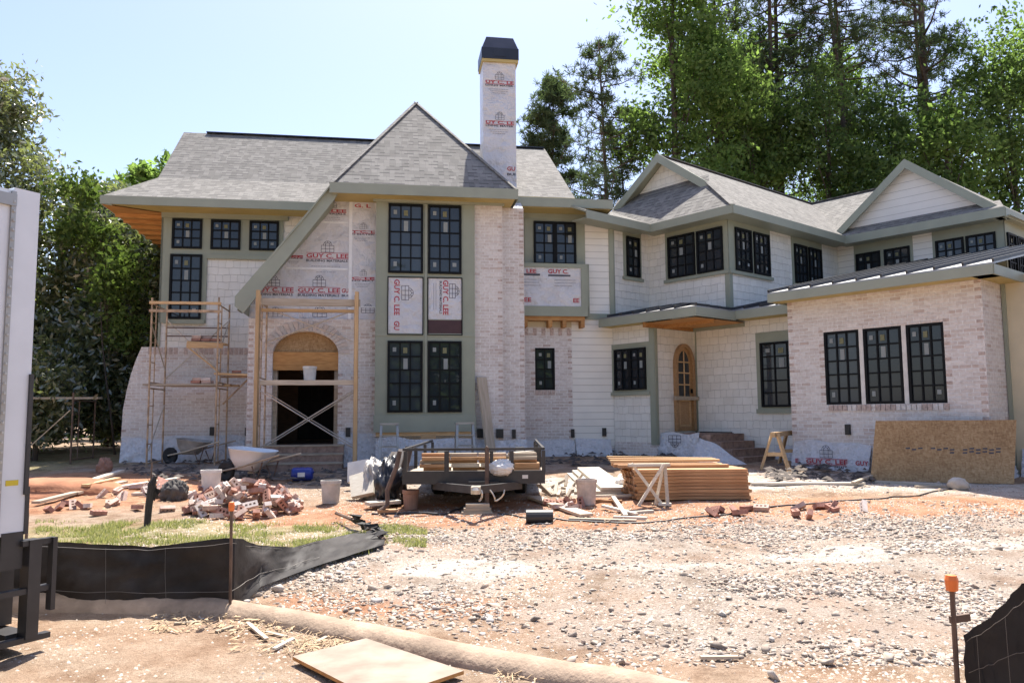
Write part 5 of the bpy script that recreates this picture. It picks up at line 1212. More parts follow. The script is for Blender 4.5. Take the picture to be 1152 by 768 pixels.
# ---- trailer -----------------------------------------------------------------------------------
TX0, TX1, TY0, TY1 = -1.55, .45, 11.1, 15.0
tz = gh(-.5, 11.5); RT = tz + .85; DK = tz + .46
t = thing('utility_trailer', 'black flatbed utility trailer with a low side rail parked in front of the house', 'trailer', (-.55, 13, tz))
TL = lambda x, y, z: (x, y, z)
def TP(name, mb, m, par=None): return mb.build(name, M[m] if isinstance(m, str) else m, par or t)
mb = MB(); mb.box(TL, TX0, TX1, TY0 + .06, TY1, DK, DK + .045); TP('deck', mb, 'oldwood')
mb = MB(); mb.box(TL, TX0, TX1, TY0, TY0 + .06, DK - .09, DK + .09); mb.box(TL, TX0, TX0 + .06, TY0 + .06, TY1, DK - .09, DK); mb.box(TL, TX1 - .06, TX1, TY0 + .06, TY1, DK - .09, DK)
for y in (12, 13, 14): mb.box(TL, TX0 + .06, TX1 - .06, y, y + .06, DK - .09, DK - .005)
fr = TP('frame', mb, 'steel')
for (a, b) in (((TX0, TY0 + .02), (TX1, TY0 + .02)), ((TX0 + .02, TY0), (TX0 + .02, TY1)), ((TX1 - .02, TY0), (TX1 - .02, TY1))):
    mb = MB(); mb.bar((*a, RT), (*b, RT), .036, .036); TP('top_rail', mb, 'steel')
for x, y in ((TX0 + .04, TY0 + .02), (-.93, TY0 + .02), (-.3, TY0 + .02), (-.02, TY0 + .02), (.43, TY0 + .02), (TX0 + .03, 12.4), (TX0 + .03, 13.7), (TX1 - .03, 12.4), (TX1 - .03, 13.7), (TX0 + .03, TY1 - .03), (TX1 - .03, TY1 - .03)):
    mb = MB(); mb.box(TL, x - .025, x + .025, y - .022, y + .022, DK + .05, RT - .025); 
    if x in (-.93, -.02): mb = MB(); mb.box(TL, x - .032, x + .032, y - .024, y + .024, DK + .05, RT - .025)
    TP('rail_post', mb, 'steel')
mb = MB(); mb.bar((-1.1, TY0 + .1, DK - .12), (-.5, TY0 - .75, DK - .10), .07, .1); mb.bar((.1, TY0 + .1, DK - .12), (-.46, TY0 - .75, DK - .10), .07, .1); mb.box(TL, -.62, -.2, TY0 - .1, TY0 + .02, DK - .15, DK - .05); tg = TP('tongue', mb, 'steel')
mb = MB(); mb.box(TL, -.54, -.42, TY0 - .95, TY0 - .7, DK - .14, DK - .05); mb.lathe([(.05, 0), (.06, .05), (.03, .09), (0, .09)], 10, (-.48, TY0 - .93, DK - .14)); TP('coupler', mb, 'galv', tg)
mb = MB(); mb.tube([(-.36, TY0 - .12, tz + .08), (-.36, TY0 - .12, DK + .42)], .03, 8); mb.tube([(-.36, TY0 - .12, DK + .43), (-.36, TY0 - .28, DK + .43), (-.36, TY0 - .28, DK + .35)], .012, 6); mb.box(TL, -.43, -.29, TY0 - .2, TY0 - .05, tz + .06, tz + .08); TP('jack', mb, 'rust')
mb = MB(); pts = [(-.42 + .02 * sin(k), TY0 - .8 + .015 * cos(k * 2), DK - .1 - .14 * sin(pi * k / 9)) for k in range(10)]; mb.tube(pts, .012, 5); mb.tube([(p_[0] + .12 + .02 * i, p_[1], p_[2]) for i, p_ in enumerate(pts)], .010, 5); TP('safety_chain', mb, 'galv', tg)
for x in (TX0 + .33, TX1 - .33):
    for y in (13.0, 13.8):
        m2 = MB(); m2.lathe([(.16, -.10), (.29, -.10), (.325, -.07), (.325, .07), (.29, .10), (.16, .10)], 22); mb = MB(); mb.add([(v[2] + x, v[0] + y, v[1] + gh(x, y) + .32) for v in m2.v], m2.f); wl = TP('wheel', mb, 'rubber')
        m2 = MB(); m2.lathe([(0, -.06), (.08, -.08), (.165, -.05), (.165, .05), (0, .05)], 16); mb = MB(); mb.add([(v[2] + x, v[0] + y, v[1] + gh(x, y) + .32) for v in m2.v], m2.f); TP('rim', mb, 'alu', wl)
mb = MB(); mb.box(TL, .13, .21, TY0 - .004, TY0, DK - .02, DK + .03); TP('marker_plate', mb, 'plastic', fr)
mb = MB(); mb.tube([(TX0 + .3, 13.4, tz + .32), (TX1 - .3, 13.4, tz + .32)], .04, 8); TP('axle', mb, 'steel', fr)
# load
for i in range(24):
    r, c = divmod(i, 4); x = -1.32 + c * .42 + rb.uniform(-.03, .03)
    plank('cut_board', (x, TY0 + .3 + r % 2 * .1 + rb.uniform(0, .06), DK + .045 + .05 * r), (x + .40, TY0 + .32 + r % 2 * .1 + rb.uniform(0, .06), DK + .045 + .05 * r), .14, .046, M['lumber'] if rb.random() < .6 else M['oldwood'], 'short cut board in the pile on the trailer deck', 'board', 'cut boards piled on the trailer')
for i in range(6): plank('cut_board', (-.0 + .01 * i, TY0 + .25 + .1 * (i % 3), DK + .07 + .075 * (i // 3)), (.38, TY0 + .26 + .1 * (i % 3), DK + .07 + .075 * (i // 3)), .09, .07, M['lumber'], 'thick brown timber end piled on the right of the trailer deck', 'board', 'brown timber ends on the trailer')
for i in range(4): plank('long_board', (-.2 + .06 * i, TY0 + .4, DK + .22 + .03 * i), (.35, 14.4 + .1 * i, DK + .1 + .03 * i), .1, .03, M['paleboard'], 'long pale board lying lengthwise on the trailer load', 'board', 'long pale boards on the trailer')
def lump(name, c, r, mat, label, cat, seed=0, flat_=1.0, fold=0.0):
    me = MB(); k, n = (44, 26) if fold else (22, 13)
    for i in range(n + 1):
        ph = pi * i / n
        for j in range(k):
            th = 2 * pi * j / k; d = (cos(th) * sin(ph), sin(th) * sin(ph), cos(ph)); f = .75 + .55 * float(fbm(d[0] * 1.5 + 5, d[1] * 1.5 + d[2] * 2 + 5, 1.3, 3, seed))
            if fold:
                u = float(fbm(d[0] * 2.4 + 9, d[1] * 2.4 - d[2] * .9 + 9, 1.5, 3, seed + 2)); f += fold * (1 - 2 * abs((u * 5) % 1 - .5)) - fold * .5
            me.v.append((c[0] + d[0] * r[0] * f, c[1] + d[1] * r[1] * f, max(c[2] - r[2] * flat_, c[2] + d[2] * r[2] * f)))
    for i in range(n):
        for j in range(k): a = i * k + j; b = i * k + (j + 1) % k; me.f.append((a, b, b + k, a + k)); me.m.append(0)
    return solo(name, me, mat, label, cat, smooth=True)
lump('sack', (-.17, TY0 - .02, DK + .13), (.17, .10, .11), M['bag'], 'white sack slumped over the front rail of the trailer', 'sack', 3, fold=.22)
# pile leaning on the trailer's left side
lump('tarp', (-1.84, 11.9, tz + .32), (.20, .45, .40), M['tarp'], 'black tarp bundled against the left side of the trailer', 'tarp', 6, .75, .3)
lump('tarp', (-2.15, 12.3, tz + .25), (.18, .35, .40), flat('pale tarp', (.55, .51, .46), .6, .2, 3, .3), 'pale dusty tarp bundled behind the white foam board', 'tarp', 7, .6, .3)
def panel(name, P, th, mat, label, cat, group=None):
    mb = MB(); P = [Vector(p) for p in P]; n = (P[1] - P[0]).cross(P[3] - P[0]).normalized() * th
    mb.add([*P, *[p + n for p in P]], [(0, 1, 2, 3), (7, 6, 5, 4), (0, 4, 5, 1), (1, 5, 6, 2), (2, 6, 7, 3), (3, 7, 4, 0)])
    if isinstance(mat, list): mb.m = [0, 0, 1, 1, 1, 1]
    return solo(name, mb, mat, label, cat, group)
q = GP(400, 566); panel('foam_board', [(q[0] - .05, q[1] + .05, q[2] + .02), (q[0] + .30, q[1] - .05, q[2] + .10), (q[0] + .22, q[1] + .35, q[2] + .42), (q[0] - .16, q[1] + .42, q[2] + .30)], .06, M['paleboard'], 'off white foam board slab leaning on the pile left of the trailer', 'board')
q = GP(398, 552); panel('foam_board', [(q[0] - .1, q[1] + .1, q[2] + .10), (q[0] + .22, q[1] + .1, q[2] + .22), (q[0] + .22, q[1] + .2, q[2] + .48), (q[0] - .12, q[1] + .2, q[2] + .42)], .1, M['plastic'], 'white foam block behind the slab left of the trailer', 'board')
for i, (dx, h, m_) in enumerate(((0, .78, 'oldwood'), (.14, .82, 'oldwood'), (.27, .86, 'darkwood'), (.06, .72, 'lumber'))):
    plank('leaning_board', (-1.98 + dx, 11.55, tz + .02), (-1.78 + dx * .8, 11.95, tz + h), .12, .03, M[m_], ['pale board leaning outermost on the trailer', 'second pale board leaning on the trailer', 'dark board leaning on the trailer corner', 'reddish board leaning behind the pale boards of the trailer'][i], 'board')
mb = MB(); mb.tube([(-1.58, TY0 - .05, RT - .02), (-1.62, TY0 - .08, tz + .62), (-1.74, TY0 - .12, tz + .3), (-1.73, TY0 - .15, tz + .1), (-1.83, TY0 - .2, tz + .03)], .032, 8); solo('pipe', mb, M['rust'], 'bent rusty pipe hanging off the left front corner of the trailer', 'pipe')
plank('scrap_board', GP(413, 573, .09), GP(448, 570, .09), .24, .045, M['paleboard'], 'pale scrap board laid on a block before the trailer corner', 'board')
plank('wood_block', GP(425, 577, .02), GP(446, 576, .02), .16, .07, M['lumber'], 'reddish wood block under the pale scrap board', 'block')
q = GP(537, 577)
for i in range(3): plank('wood_block', (q[0] - .22 + .03 * i, q[1] + .05, q[2] + .0 + .05 * i), (q[0] + .2 - .02 * i, q[1] + .08, q[2] + .0 + .05 * i), .24 - .03 * i, .048, M['oldwood'], ['bottom wood block under the trailer jack', 'middle wood block under the trailer jack', 'top wood block under the trailer jack'][i], 'block')
def cable(name, P, r, m_, label, cat='cable'):
    pts = []
    for i in range(len(P) - 1):
        for k in range(8):
            u = k / 8; u2 = u * u * (3 - 2 * u); x = P[i][0] * (1 - u) + P[i + 1][0] * u; y = P[i][1] * (1 - u2) + P[i + 1][1] * u2; pts.append((x, y, gh(x, y) + r * .8))
    mb = MB(); mb.tube(pts, r, 6); return solo(name, mb, M[m_], label, cat, smooth=True)
cable('hose', [G(*c) for c in ((418, 578), (450, 577), (500, 579), (515, 573), (528, 566))], .016, 'hose', 'grey hose looping out from under the trailer to its jack', 'hose')
cable('cable', [G(*c) for c in ((560, 578), (600, 583), (640, 585), (720, 588), (790, 580), (900, 569), (985, 563), (1010, 560), (1090, 551))], .011, 'hose', 'long black cable snaking across the clay before the lumber')
q = GP(607, 588); mb = MB(); mb.lathe([(.085, -.17), (.085, .17), (.075, .17), (.075, -.16)], 16, (q[0], q[1], q[2] + .08), axis='x', capb=False); solo('pipe', mb, M['hose'], 'short black plastic pipe lying on the gravel', 'pipe')
cable('cord', [G(*c) for c in ((595, 592), (606, 589), (618, 590), (628, 583))], .008, 'galv', 'pale cord looped around the short black pipe', 'cord')
# trestle ladders behind the trailer
def trestle(px, label):
    s, z = Mpx(px, 482, .45); c = Mf(s, .55, 0); zb = gh(c[0], c[1]); t = thing('step_ladder', label, 'ladder', (c[0], c[1], zb), AM)
    H = 1.32 - zb + .1
    for d in (-1, 1):
        for a in (-1, 1): mb = MB(); mb.bar((a * .2, d * .30, 0), (a * .165, d * .05, H), .05, .025); mb.build('ladder_leg', M['alu'], t, world=False)
        for k in range(1, 4): mb = MB(); f = k / 4; mb.bar((-.19, d * (.30 - .25 * f), H * f), (.19, d * (.30 - .25 * f), H * f), .06, .02); mb.build('rung', M['alu'], t, world=False)
    mb = MB(); mb.box(TL, -.2, .2, -.09, .09, H, H + .04); mb.build('ladder_top', M['alu'], t, world=False)
trestle(438, 'aluminium step ladder left behind the trailer under the bay'); trestle(522.5, 'aluminium step ladder right behind the trailer under the bay')
a = Mf(1.42, .25, 0); b = Mf(1.22, -.03, 2.45); plank('leaning_board', (a[0], a[1], gh(a[0], a[1])), b, .26, .05, M['oldwood'], 'wide grey board leaning on the brick beside the bay', 'board')

# ---- lumber stack ---------------------------------------------------------------------------------
BL, lx0, ly0 = 1.66, 1.80, 11.6; lz = gh(2.6, 11.8)
b0 = plank('lumber_board', (0, 0, 0), (BL, 0, 0), .142, .044, M['lumber'], 'reddish board in the lumber stack before the porch', 'board', 'boards of the lumber stack')
for k in range(10):
    for j in range(6):
        o = b0 if (k == 0 and j == 0) else b0.copy()
        if o is not b0: COL.objects.link(o)
        top = k == 9
        if top and j < 2: COL.objects.unlink(o) if o is not b0 else None; continue
        o.location = (lx0 + BL / 2 + rb.uniform(-.03, .03) - .012 * j * (1 + .5 * (k % 2)) - (.18 if top else 0), ly0 + .072 + j * .152 + rb.uniform(-.014, .010), lz + .025 + k * .049)
        o.rotation_euler = (0, 0, rb.gauss(0, .004))
for i in range(3): plank('long_board', (lx0 - .32, ly0 + .45 + .2 * i, lz + .54 + .02 * i), (lx0 + 1.35, ly0 + .5 + .2 * i, lz + .54), .09, .035, M['pine'], ['front pale board on top of the lumber stack', 'middle pale board on top of the lumber stack', 'rear pale board on top of the lumber stack'][i], 'board')
def frame_x(px0, px1, py, label):
    a, b = GP(px0, py), GP(px1, py); t = thing('saw_frame', label, 'frame', ((a[0] + b[0]) / 2, a[1], a[2])); W = b[0] - a[0]; Hh = .58
    for p_, q_ in (((-W / 2 - .02, 0, 0), (W * .38, -.02, Hh)), ((W / 2, 0, 0), (W / 2 - .02, .05, Hh)), ((-W / 2 - .1, .04, Hh * 1.02), (W * .30, .03, .02)), ((W * .1, .1, 0), (W * .42, .05, Hh))): mb = MB(); mb.bar(p_, q_, .045, .04); mb.build('leg', M['paleboard'], t, world=False)
    mb = MB(); mb.bar((-W / 2 - .15, .03, Hh * .98), (W / 2 + .05, .05, Hh * .98), .09, .04); mb.build('top_board', M['paleboard'], t, world=False)
    mb = MB(); mb.bar((W * .15, 0, .02), (W * .62, 0, .02), .08, .035); mb.build('foot', M['paleboard'], t, world=False)
frame_x(720, 752, 569, 'pale rickety wooden frame leaning before the lumber stack')
for i, (a, b, h) in enumerate((((678, 571), (716, 578), .05), ((690, 566), (704, 579), .08), ((702, 577), (735, 575), .03), ((668, 566), (722, 560), .1), ((652, 565), (700, 566), .03), ((690, 580), (728, 582), .02))):
    plank('scrap_stick', GP(*a, h), GP(*b, .02), .06, .035, M['paleboard'] if i != 4 else M['lumber'], 'pale stick in the scrap before the lumber stack', 'stick', 'scrap sticks before the lumber')
plank('long_board', GP(600, 562, .04), GP(660, 580, .03), .2, .035, M['oldwood'], 'brown board lying on the clay between trailer and lumber', 'board')
plank('long_board', GP(640, 584, .02), GP(716, 586, .02), .08, .03, M['oldwood'], 'thin grey batten flat on the clay before the lumber', 'board')
for i in range(3):
    q0, q1 = GP(650 + 6 * i, 534), GP(676 + 6 * i, 557); plank('white_board', (q0[0], q0[1], q0[2] + .0 + .05 * i), (q1[0] + .05, q1[1], q1[2] + .0 + .05 * i), .42, .045, M['paleboard'], 'dusty white board in the flat stack left of the lumber', 'board', 'white boards stacked flat')
lump('sack', GP(704, 552, .12), (.16, .2, .16), M['bag'], 'white plastic bag between the white boards and the lumber', 'sack', 9, fold=.3)
for i in range(14):
    q = GP(632 + rb.uniform(-14, 16), 556 + rb.uniform(-8, 4)); a = rb.uniform(0, 3); L = rb.uniform(.1, .3); plank('scrap_stick', (q[0], q[1], q[2] + .02), (q[0] + L * cos(a), q[1] + L * sin(a), q[2] + rb.uniform(.03, .22)), .05, .04, M['oldwood'], 'weathered stick in the little heap left of the dusty bucket', 'stick', 'sticks of the little heap')
# sawhorse by the brick wing
def sawhorse(a, b, H, label):
    A, B = Vector(a), Vector(b); d = (B - A); L = d.length; t = thing('sawhorse', label, 'sawhorse', (A + B) / 2, atan2(d.y, d.x))
    mb = MB(); mb.box(ID, -L / 2 - .1, L / 2 + .1, -.045, .045, H - .09, H); mb.build('beam', M['pine'], t, world=False)
    for s in (-1, 1):
        for w_ in (-1, 1): mb = MB(); mb.bar((s * (L / 2 + .02), w_ * .26, 0), (s * L / 2 * .9, w_ * .05, H - .02), .085, .035); mb.build('leg', M['pine'], t, world=False)
        mb = MB(); mb.bar((s * L / 2 * .97, -.17, H * .42), (s * L / 2 * .97, .17, H * .42), .03, .07); mb.build('stretcher', M['pine'], t, world=False)
a, b = GP(872, 530), GP(888, 522); sawhorse(a, (b[0] + .1, b[1] + .15, b[2]), .72, 'wooden sawhorse standing before the brick wing left of its wrap')
# chipboard sheet leaning on the wing
q0, q1 = GP(979, 540), GP(1141, 545); nw = Vector((.766, .643, 0))
P = [Vector((*q0[:2], q0[2] + .01)), Vector((*q1[:2], q1[2] + .01))]; up = Vector((0, 0, 1.0)) + nw * .30
P += [P[1] + up * 1.02, P[0] + up * 1.02]; osb = panel('chipboard_sheet', P, -.018, M['osb'], 'large chipboard sheet leaning against the right brick wing', 'board')
mb = MB(); ux = (P[1] - P[0]); ox = ux.cross(up).normalized() * .004
for k in range(15):
    u = .24 + .045 * k
    if k in (3, 8): continue
    for r_ in range(2 if k > 6 else 1):
        a_ = P[0] + ux * u + up * (.54 - .05 * r_ - .02 * (k % 2)) + ox; b_ = a_ + ux * .032
        mb.add([a_, b_, b_ + up * .026, a_ + up * .022], [(0, 1, 2, 3)])
sm = mb.build('smudged_stamp', M['ink'], None); sm.parent = osb; sm.location = sm.location - osb.location
def lst(name, px0, py0, px1, py1, w_, h, m_, lab, cat='board', dz=.02, group=None): plank(name, GP(px0, py0, dz), GP(px1, py1, dz), w_, h, M[m_], lab, cat, group)
lst('long_board', 845, 546, 972, 545, .14, .04, 'paleboard', 'long pale board flat on the ground right of the lumber stack', dz=.03)
lst('long_board', 985, 542, 1060, 547, .1, .04, 'paleboard', 'pale board at the foot of the chipboard sheet')
lst('long_board', 960, 548, 985, 538, .06, .03, 'oldwood', 'thin stick lying across the long pale board', dz=.08)
lst('long_board', 1030, 550, 1090, 549, .07, .03, 'oldwood', 'grey batten before the right end of the chipboard sheet')
lump('rock', GP(1078, 552, .07), (.15, .13, .11), flat('pale boulder', (.52, .47, .40), .9, .2, 5, .4), 'pale round rock at the foot of the chipboard sheet', 'rock', 11)
# boards on the clay at left
for i, (a, b, h, m_) in enumerate((((70, 556), (136, 536), .10, 'paleboard'), ((84, 558), (140, 545), .05, 'oldwood'), ((40, 569), (105, 552), .06, 'oldwood'), ((120, 552), (200, 540), .04, 'paleboard'), ((150, 556), (215, 556), .03, 'paleboard'), ((95, 556), (132, 548), .16, 'pine'))):
    plank('scrap_board', GP(*a, h), GP(*b, h), .13, .04, M[m_], 'scrap board in the litter left of the brick heap', 'board', 'scrap boards on the left clay')
panel('chipboard_scrap', [GP(176, 560, .02), GP(186, 563, .02), GP(190, 556, .22), GP(178, 553, .24)], .02, M['brickred'], 'red scrap sheet behind the dark stake', 'board')
lump('tarp', GP(196, 562, .10), (.2, .14, .2), flat('dark crumpled cloth', (.10, .09, .08), .9, .3, 5), 'dark crumpled cloth heap between the stake and the brick heap', 'cloth', 13, fold=.35)
lump('clay_clod', GP(117, 533, .10), (.14, .12, .2), M['clay'], 'terracotta coloured clod on the clay under the trees', 'clod', 14, fold=.3)
lump('mound', GP(55, 552, -.02), (1.3, .8, .28), flat('red clay earth', (.36, .16, .085), .95, .25, 3, .6), 'red clay mound beside the truck', 'mound', 15)
# plywood sheet on the kerb
P = [GP(329, 747, .03), GP(425, 800, .045)]; a = Vector(GP(412, 730)); b = Vector(GP(522, 764)); P = [Vector(P[0]), Vector(P[1]), Vector((b.x, b.y, b.z + .03)), Vector((a.x, a.y, a.z + .05))]
panel('plywood_sheet', P, .022, [M['ply'], M['orange']], 'bleached plywood sheet lying against the kerb at the street', 'plywood')
lst('scrap_stick', 278, 704, 300, 722, .03, .015, 'oldwood', 'splintered wood strip by the kerb left of the plywood', 'stick')
lst('scrap_stick', 308, 733, 330, 722, .03, .015, 'paleboard', 'pale splinter between kerb and plywood', 'stick')
lst('scrap_stick', 788, 742, 830, 740, .03, .02, 'oldwood', 'lone grey stick on the gravel', 'stick')

for i, (x0, y0, x1, y1) in enumerate(((243, 712, 262, 706), (300, 712, 322, 718), (352, 726, 372, 716), (196, 703, 226, 701))): lst('bark_sliver', x0, y0, x1, y1, .03, .012, 'oldwood', 'brown wood sliver in the straw along the kerb', 'sliver', .01, 'wood slivers along the kerb')
# ---- loose stones: many tiny ones as stuff, larger ones each a thing -------------------------------------
def ico():
    t = (1 + sqrt(5)) / 2
    v = np.array([(-1, t, 0), (1, t, 0), (-1, -t, 0), (1, -t, 0), (0, -1, t), (0, 1, t), (0, -1, -t), (0, 1, -t), (t, 0, -1), (t, 0, 1), (-t, 0, -1), (-t, 0, 1)], float); v /= np.linalg.norm(v[0])
    f = np.array([(0, 11, 5), (0, 5, 1), (0, 1, 7), (0, 7, 10), (0, 10, 11), (1, 5, 9), (5, 11, 4), (11, 10, 2), (10, 7, 6), (7, 1, 8), (3, 9, 4), (3, 4, 2), (3, 2, 6), (3, 6, 8), (3, 8, 9), (4, 9, 5), (2, 4, 11), (6, 2, 10), (8, 6, 7), (9, 8, 1)]); return v, f
IV, IF = ico()
def m_stone():
    m, nt, bs = newmat('mixed crushed stone')
    uv = nd(nt, 'UVMap'); uv.uv_map = 'UVMap'; sx = nd(nt, 'SeparateXYZ'); nt.links.new(uv.outputs[0], sx.inputs[0])
    c = ramp(nt, sx.outputs[0], [(0, (.23, .195, .17)), (.12, (.35, .295, .25)), (.4, (.46, .39, .32)), (.65, (.53, .46, .385)), (.78, (.49, .36, .28)), (.9, (.54, .50, .45)), (1, (.62, .585, .54))])
    c = mixc(nt, 1.0, c, ramp(nt, noise(nt, 30, 4), [(.3, (.75, .73, .7)), (.65, (1, 1, 1))]), 'MULTIPLY')
    nt.links.new(c, bs.inputs['Base Color']); bs.inputs['Roughness'].default_value = .95; bs.inputs['Specular IOR Level'].default_value = .2
    return m
M['stone'] = m_stone()
def stones(name, pts, sizes, kind='stuff', label=None):
    n = len(pts); A = RS.normal(size=(n, 3, 3)); Q = np.linalg.qr(A)[0]
    V = IV[None] * (1 + .42 * RS.normal(size=(n, 12, 1))).clip(.35, 1.7); V = V * RS.uniform(.42, 1.4, (n, 1, 3)); V = np.einsum('nij,nkj->nki', Q, V); V[:, :, 2] *= .66
    V = V * sizes[:, None, None] + pts[:, None, :]
    Fq = (IF[None] + (np.arange(n) * 12)[:, None, None]).reshape(-1, 3)
    return np_mesh(name, V.reshape(-1, 3), Fq, M['stone'], uvx=np.repeat(RS.random_sample(n), 20))
def ghv(x, y):
    return np.array([gh(a, b) for a, b in zip(x, y)])
def dens(x, y):
    d = np.zeros_like(x)
    for cx, cy, rx, ry, w_ in ((.2, 8.0, 2.2, 1.5, 1), (-.6, 6.9, 1.6, .8, 1), (2.2, 7.2, 2.6, 1.5, 1), (3.3, 6.0, 1.6, 1.2, 1.2), (1.6, 5.7, 1.5, .6, .35), (5, 9.6, 3, 1.0, .5), (2, 9.2, 4, .7, .7), (-1.6, 7.4, .5, .6, 1.2), (4.0, 8.2, 1.2, .5, .6), (1.5, 13.4, 3, 1.2, .35), (5, 13.5, 3, 1.3, .3), (2.9, 6.5, .8, .35, 1.4)):
        d = np.maximum(d, w_ * np.exp(-((x - cx) / rx) ** 2 - ((y - cy) / ry) ** 2))
    return d * np.clip((fbm(x, y, 1.3, 4, 31) - .40) * 6.0, 0.04, 1.3) + .03
def gravel(n, x0, x1, y0, y1, smin, smax, name, sk=2.2):
    x = RS.uniform(x0, x1, n * 4); y = RS.uniform(y0 ** .5, y1 ** .5, n * 4) ** 2; d = dens(x, y) * (y > 5.05 - .42 * (x - .1) * (x > -2.5) * (x < .6))
    k = RS.random_sample(n * 4) < d; x, y = x[k][:n], y[k][:n]; s = smin + (smax - smin) * RS.random_sample(len(x)) ** sk
    o = stones(name, np.stack([x, y, ghv(x, y) + s * .02], 1), s); o['kind'] = 'stuff'; return o
gravel(26000, -2.4, 6.8, 4.6, 11.3, .006, .021, 'gravel', 1.6)
gravel(4200, -2.4, 9, 9, 15.5, .010, .035, 'rubble')
gravel(5200, -2.0, 5.5, 4.6, 9.8, .013, .036, 'crushed_stone', 1.8)
def grit(n, x0, x1, y0, y1, smin, smax):
    ov = np.array([(1, 0, 0), (-1, 0, 0), (0, 1, 0), (0, -1, 0), (0, 0, 1), (0, 0, -1)], float); of = np.array([(0, 2, 4), (2, 1, 4), (1, 3, 4), (3, 0, 4)])
    x = RS.uniform(x0, x1, n * 3); y = RS.uniform(y0 ** .4, y1 ** .4, n * 3) ** 2.5
    k = RS.random_sample(n * 3) < np.clip((fbm(x, y, 2.2, 4, 61) - .34) * 3.5, .06, 1) * np.where(y < 5.05 - .42 * x, .35, 1); x, y = x[k][:n], y[k][:n]; m = len(x); s = smin + (smax - smin) * RS.random_sample(m) ** 2.2
    a = RS.uniform(0, 6.28, m); V = ov[None] * RS.uniform(.5, 1.4, (m, 6, 1)); V[:, :, 2] *= .7; X = V[:, :, 0] * np.cos(a)[:, None] - V[:, :, 1] * np.sin(a)[:, None]; Y = V[:, :, 0] * np.sin(a)[:, None] + V[:, :, 1] * np.cos(a)[:, None]
    V = np.stack([X, Y, V[:, :, 2]], 2) * s[:, None, None] + np.stack([x, y, ghv(x, y)], 1)[:, None, :]
    o = np_mesh('grit', V.reshape(-1, 3), (of[None] + (np.arange(m) * 6)[:, None, None]).reshape(-1, 3), M['stone'], uvx=np.repeat(RS.random_sample(m), 4)); o['kind'] = 'stuff'
grit(70000, -4.5, 8, 4.3, 14, .003, .016)
for i, (px, py, r) in enumerate(((642, 742, .05), (810, 728, .05), (868, 718, .055), (860, 730, .06), (700, 745, .04), (742, 755, .05), (670, 722, .045), (724, 733, .04), (500, 690, .07), (545, 662, .08), (420, 665, .08), (275, 680, .07), (288, 672, .06), (310, 668, .07), (640, 690, .05), (770, 648, .06), (900, 700, .06), (930, 745, .07), (1000, 740, .08), (955, 720, .05), (870, 762, .07), (555, 640, .05), (820, 675, .05), (600, 700, .045))):
    q = G(px, py); r *= .68; o = stones('stone', np.array([[q[0], q[1], gh(q[0], q[1]) + r * .25]]), np.array([r])); recentre(o); tag(o, 'larger stone lying among the driveway gravel', 'stone', 'larger stones in the gravel')
# straw, splinters and dark litter
def litter(name, boxes, n, L, wd, mat, lift=.01):
    V, Fq, k = [], [], 0
    for i in range(n):
        px0, py0, px1, py1 = boxes[i % len(boxes)]; q = G(RS.uniform(px0, px1), RS.uniform(py0, py1)); a = RS.uniform(0, pi); l = RS.uniform(*L) / 2; z = gh(q[0], q[1]) + lift * RS.random_sample(); t1 = RS.uniform(-.01, .02)
        c, s = cos(a), sin(a); w_ = wd * RS.uniform(.6, 1.4)
        V += [(q[0] - c * l - s * w_, q[1] - s * l + c * w_, z), (q[0] - c * l + s * w_, q[1] - s * l - c * w_, z), (q[0] + c * l + s * w_, q[1] + s * l - c * w_, z + t1), (q[0] + c * l - s * w_, q[1] + s * l + c * w_, z + t1), (q[0], q[1], z + wd * 1.5)]
        Fq += [(k, k + 1, k + 4), (k + 1, k + 2, k + 4), (k + 2, k + 3, k + 4), (k + 3, k, k + 4)]; k += 5
    o = np_mesh(name, np.array(V), np.array(Fq), mat); o['kind'] = 'stuff'; return o
litter('straw', [(170, 694, 330, 712), (260, 700, 420, 735), (330, 715, 400, 735), (560, 752, 700, 768)], 700, (.03, .12), .0026, M['straw'], .03)
litter('wood_litter', [(30, 540, 230, 575), (600, 560, 760, 590), (380, 570, 460, 590), (830, 545, 1100, 560), (170, 690, 330, 712)], 330, (.02, .12), .006, M['straw'], .03)
litter('dark_litter', [(560, 508, 700, 524), (140, 520, 300, 540), (860, 525, 990, 542), (270, 530, 430, 545), (700, 515, 760, 522)], 650, (.05, .3), .03, flat('damp dark litter', (.09, .075, .065), .95, .4, 8), .08)
# turf
def turf():
    n = 15000; boxes = [(40, 586, 420, 625), (40, 588, 300, 612), (330, 590, 480, 616), (80, 500, 160, 530)]
    V, Fq, U, k = [], [], [], 0
    while len(Fq) < n:
        b = boxes[RS.randint(0, 3)]; q = G(RS.uniform(b[0], b[2]), RS.uniform(b[1], b[3]))
        if float(fbm(q[0], q[1], 3.2, 4, 44)) < .40 + .16 * RS.random_sample(): continue
        z = gh(q[0], q[1]); h = RS.uniform(.015, .06); a = RS.uniform(0, 2 * pi); w_ = .006; dx, dy = cos(a), sin(a); ln = RS.uniform(0, .05)
        V += [(q[0] - dx * w_, q[1] - dy * w_, z), (q[0] + dx * w_, q[1] + dy * w_, z), (q[0] - dy * ln, q[1] + dx * ln, z + h)]; Fq.append((k, k + 1, k + 2)); U.append(RS.random_sample()); k += 3
    o = np_mesh('grass', np.array(V), np.array(Fq), m_leaf('dry turf', (.17, .20, .07), (.46, .43, .22), .3, extra=(.5, .44, .25)), uvx=np.array(U)); o['kind'] = 'stuff'
turf()
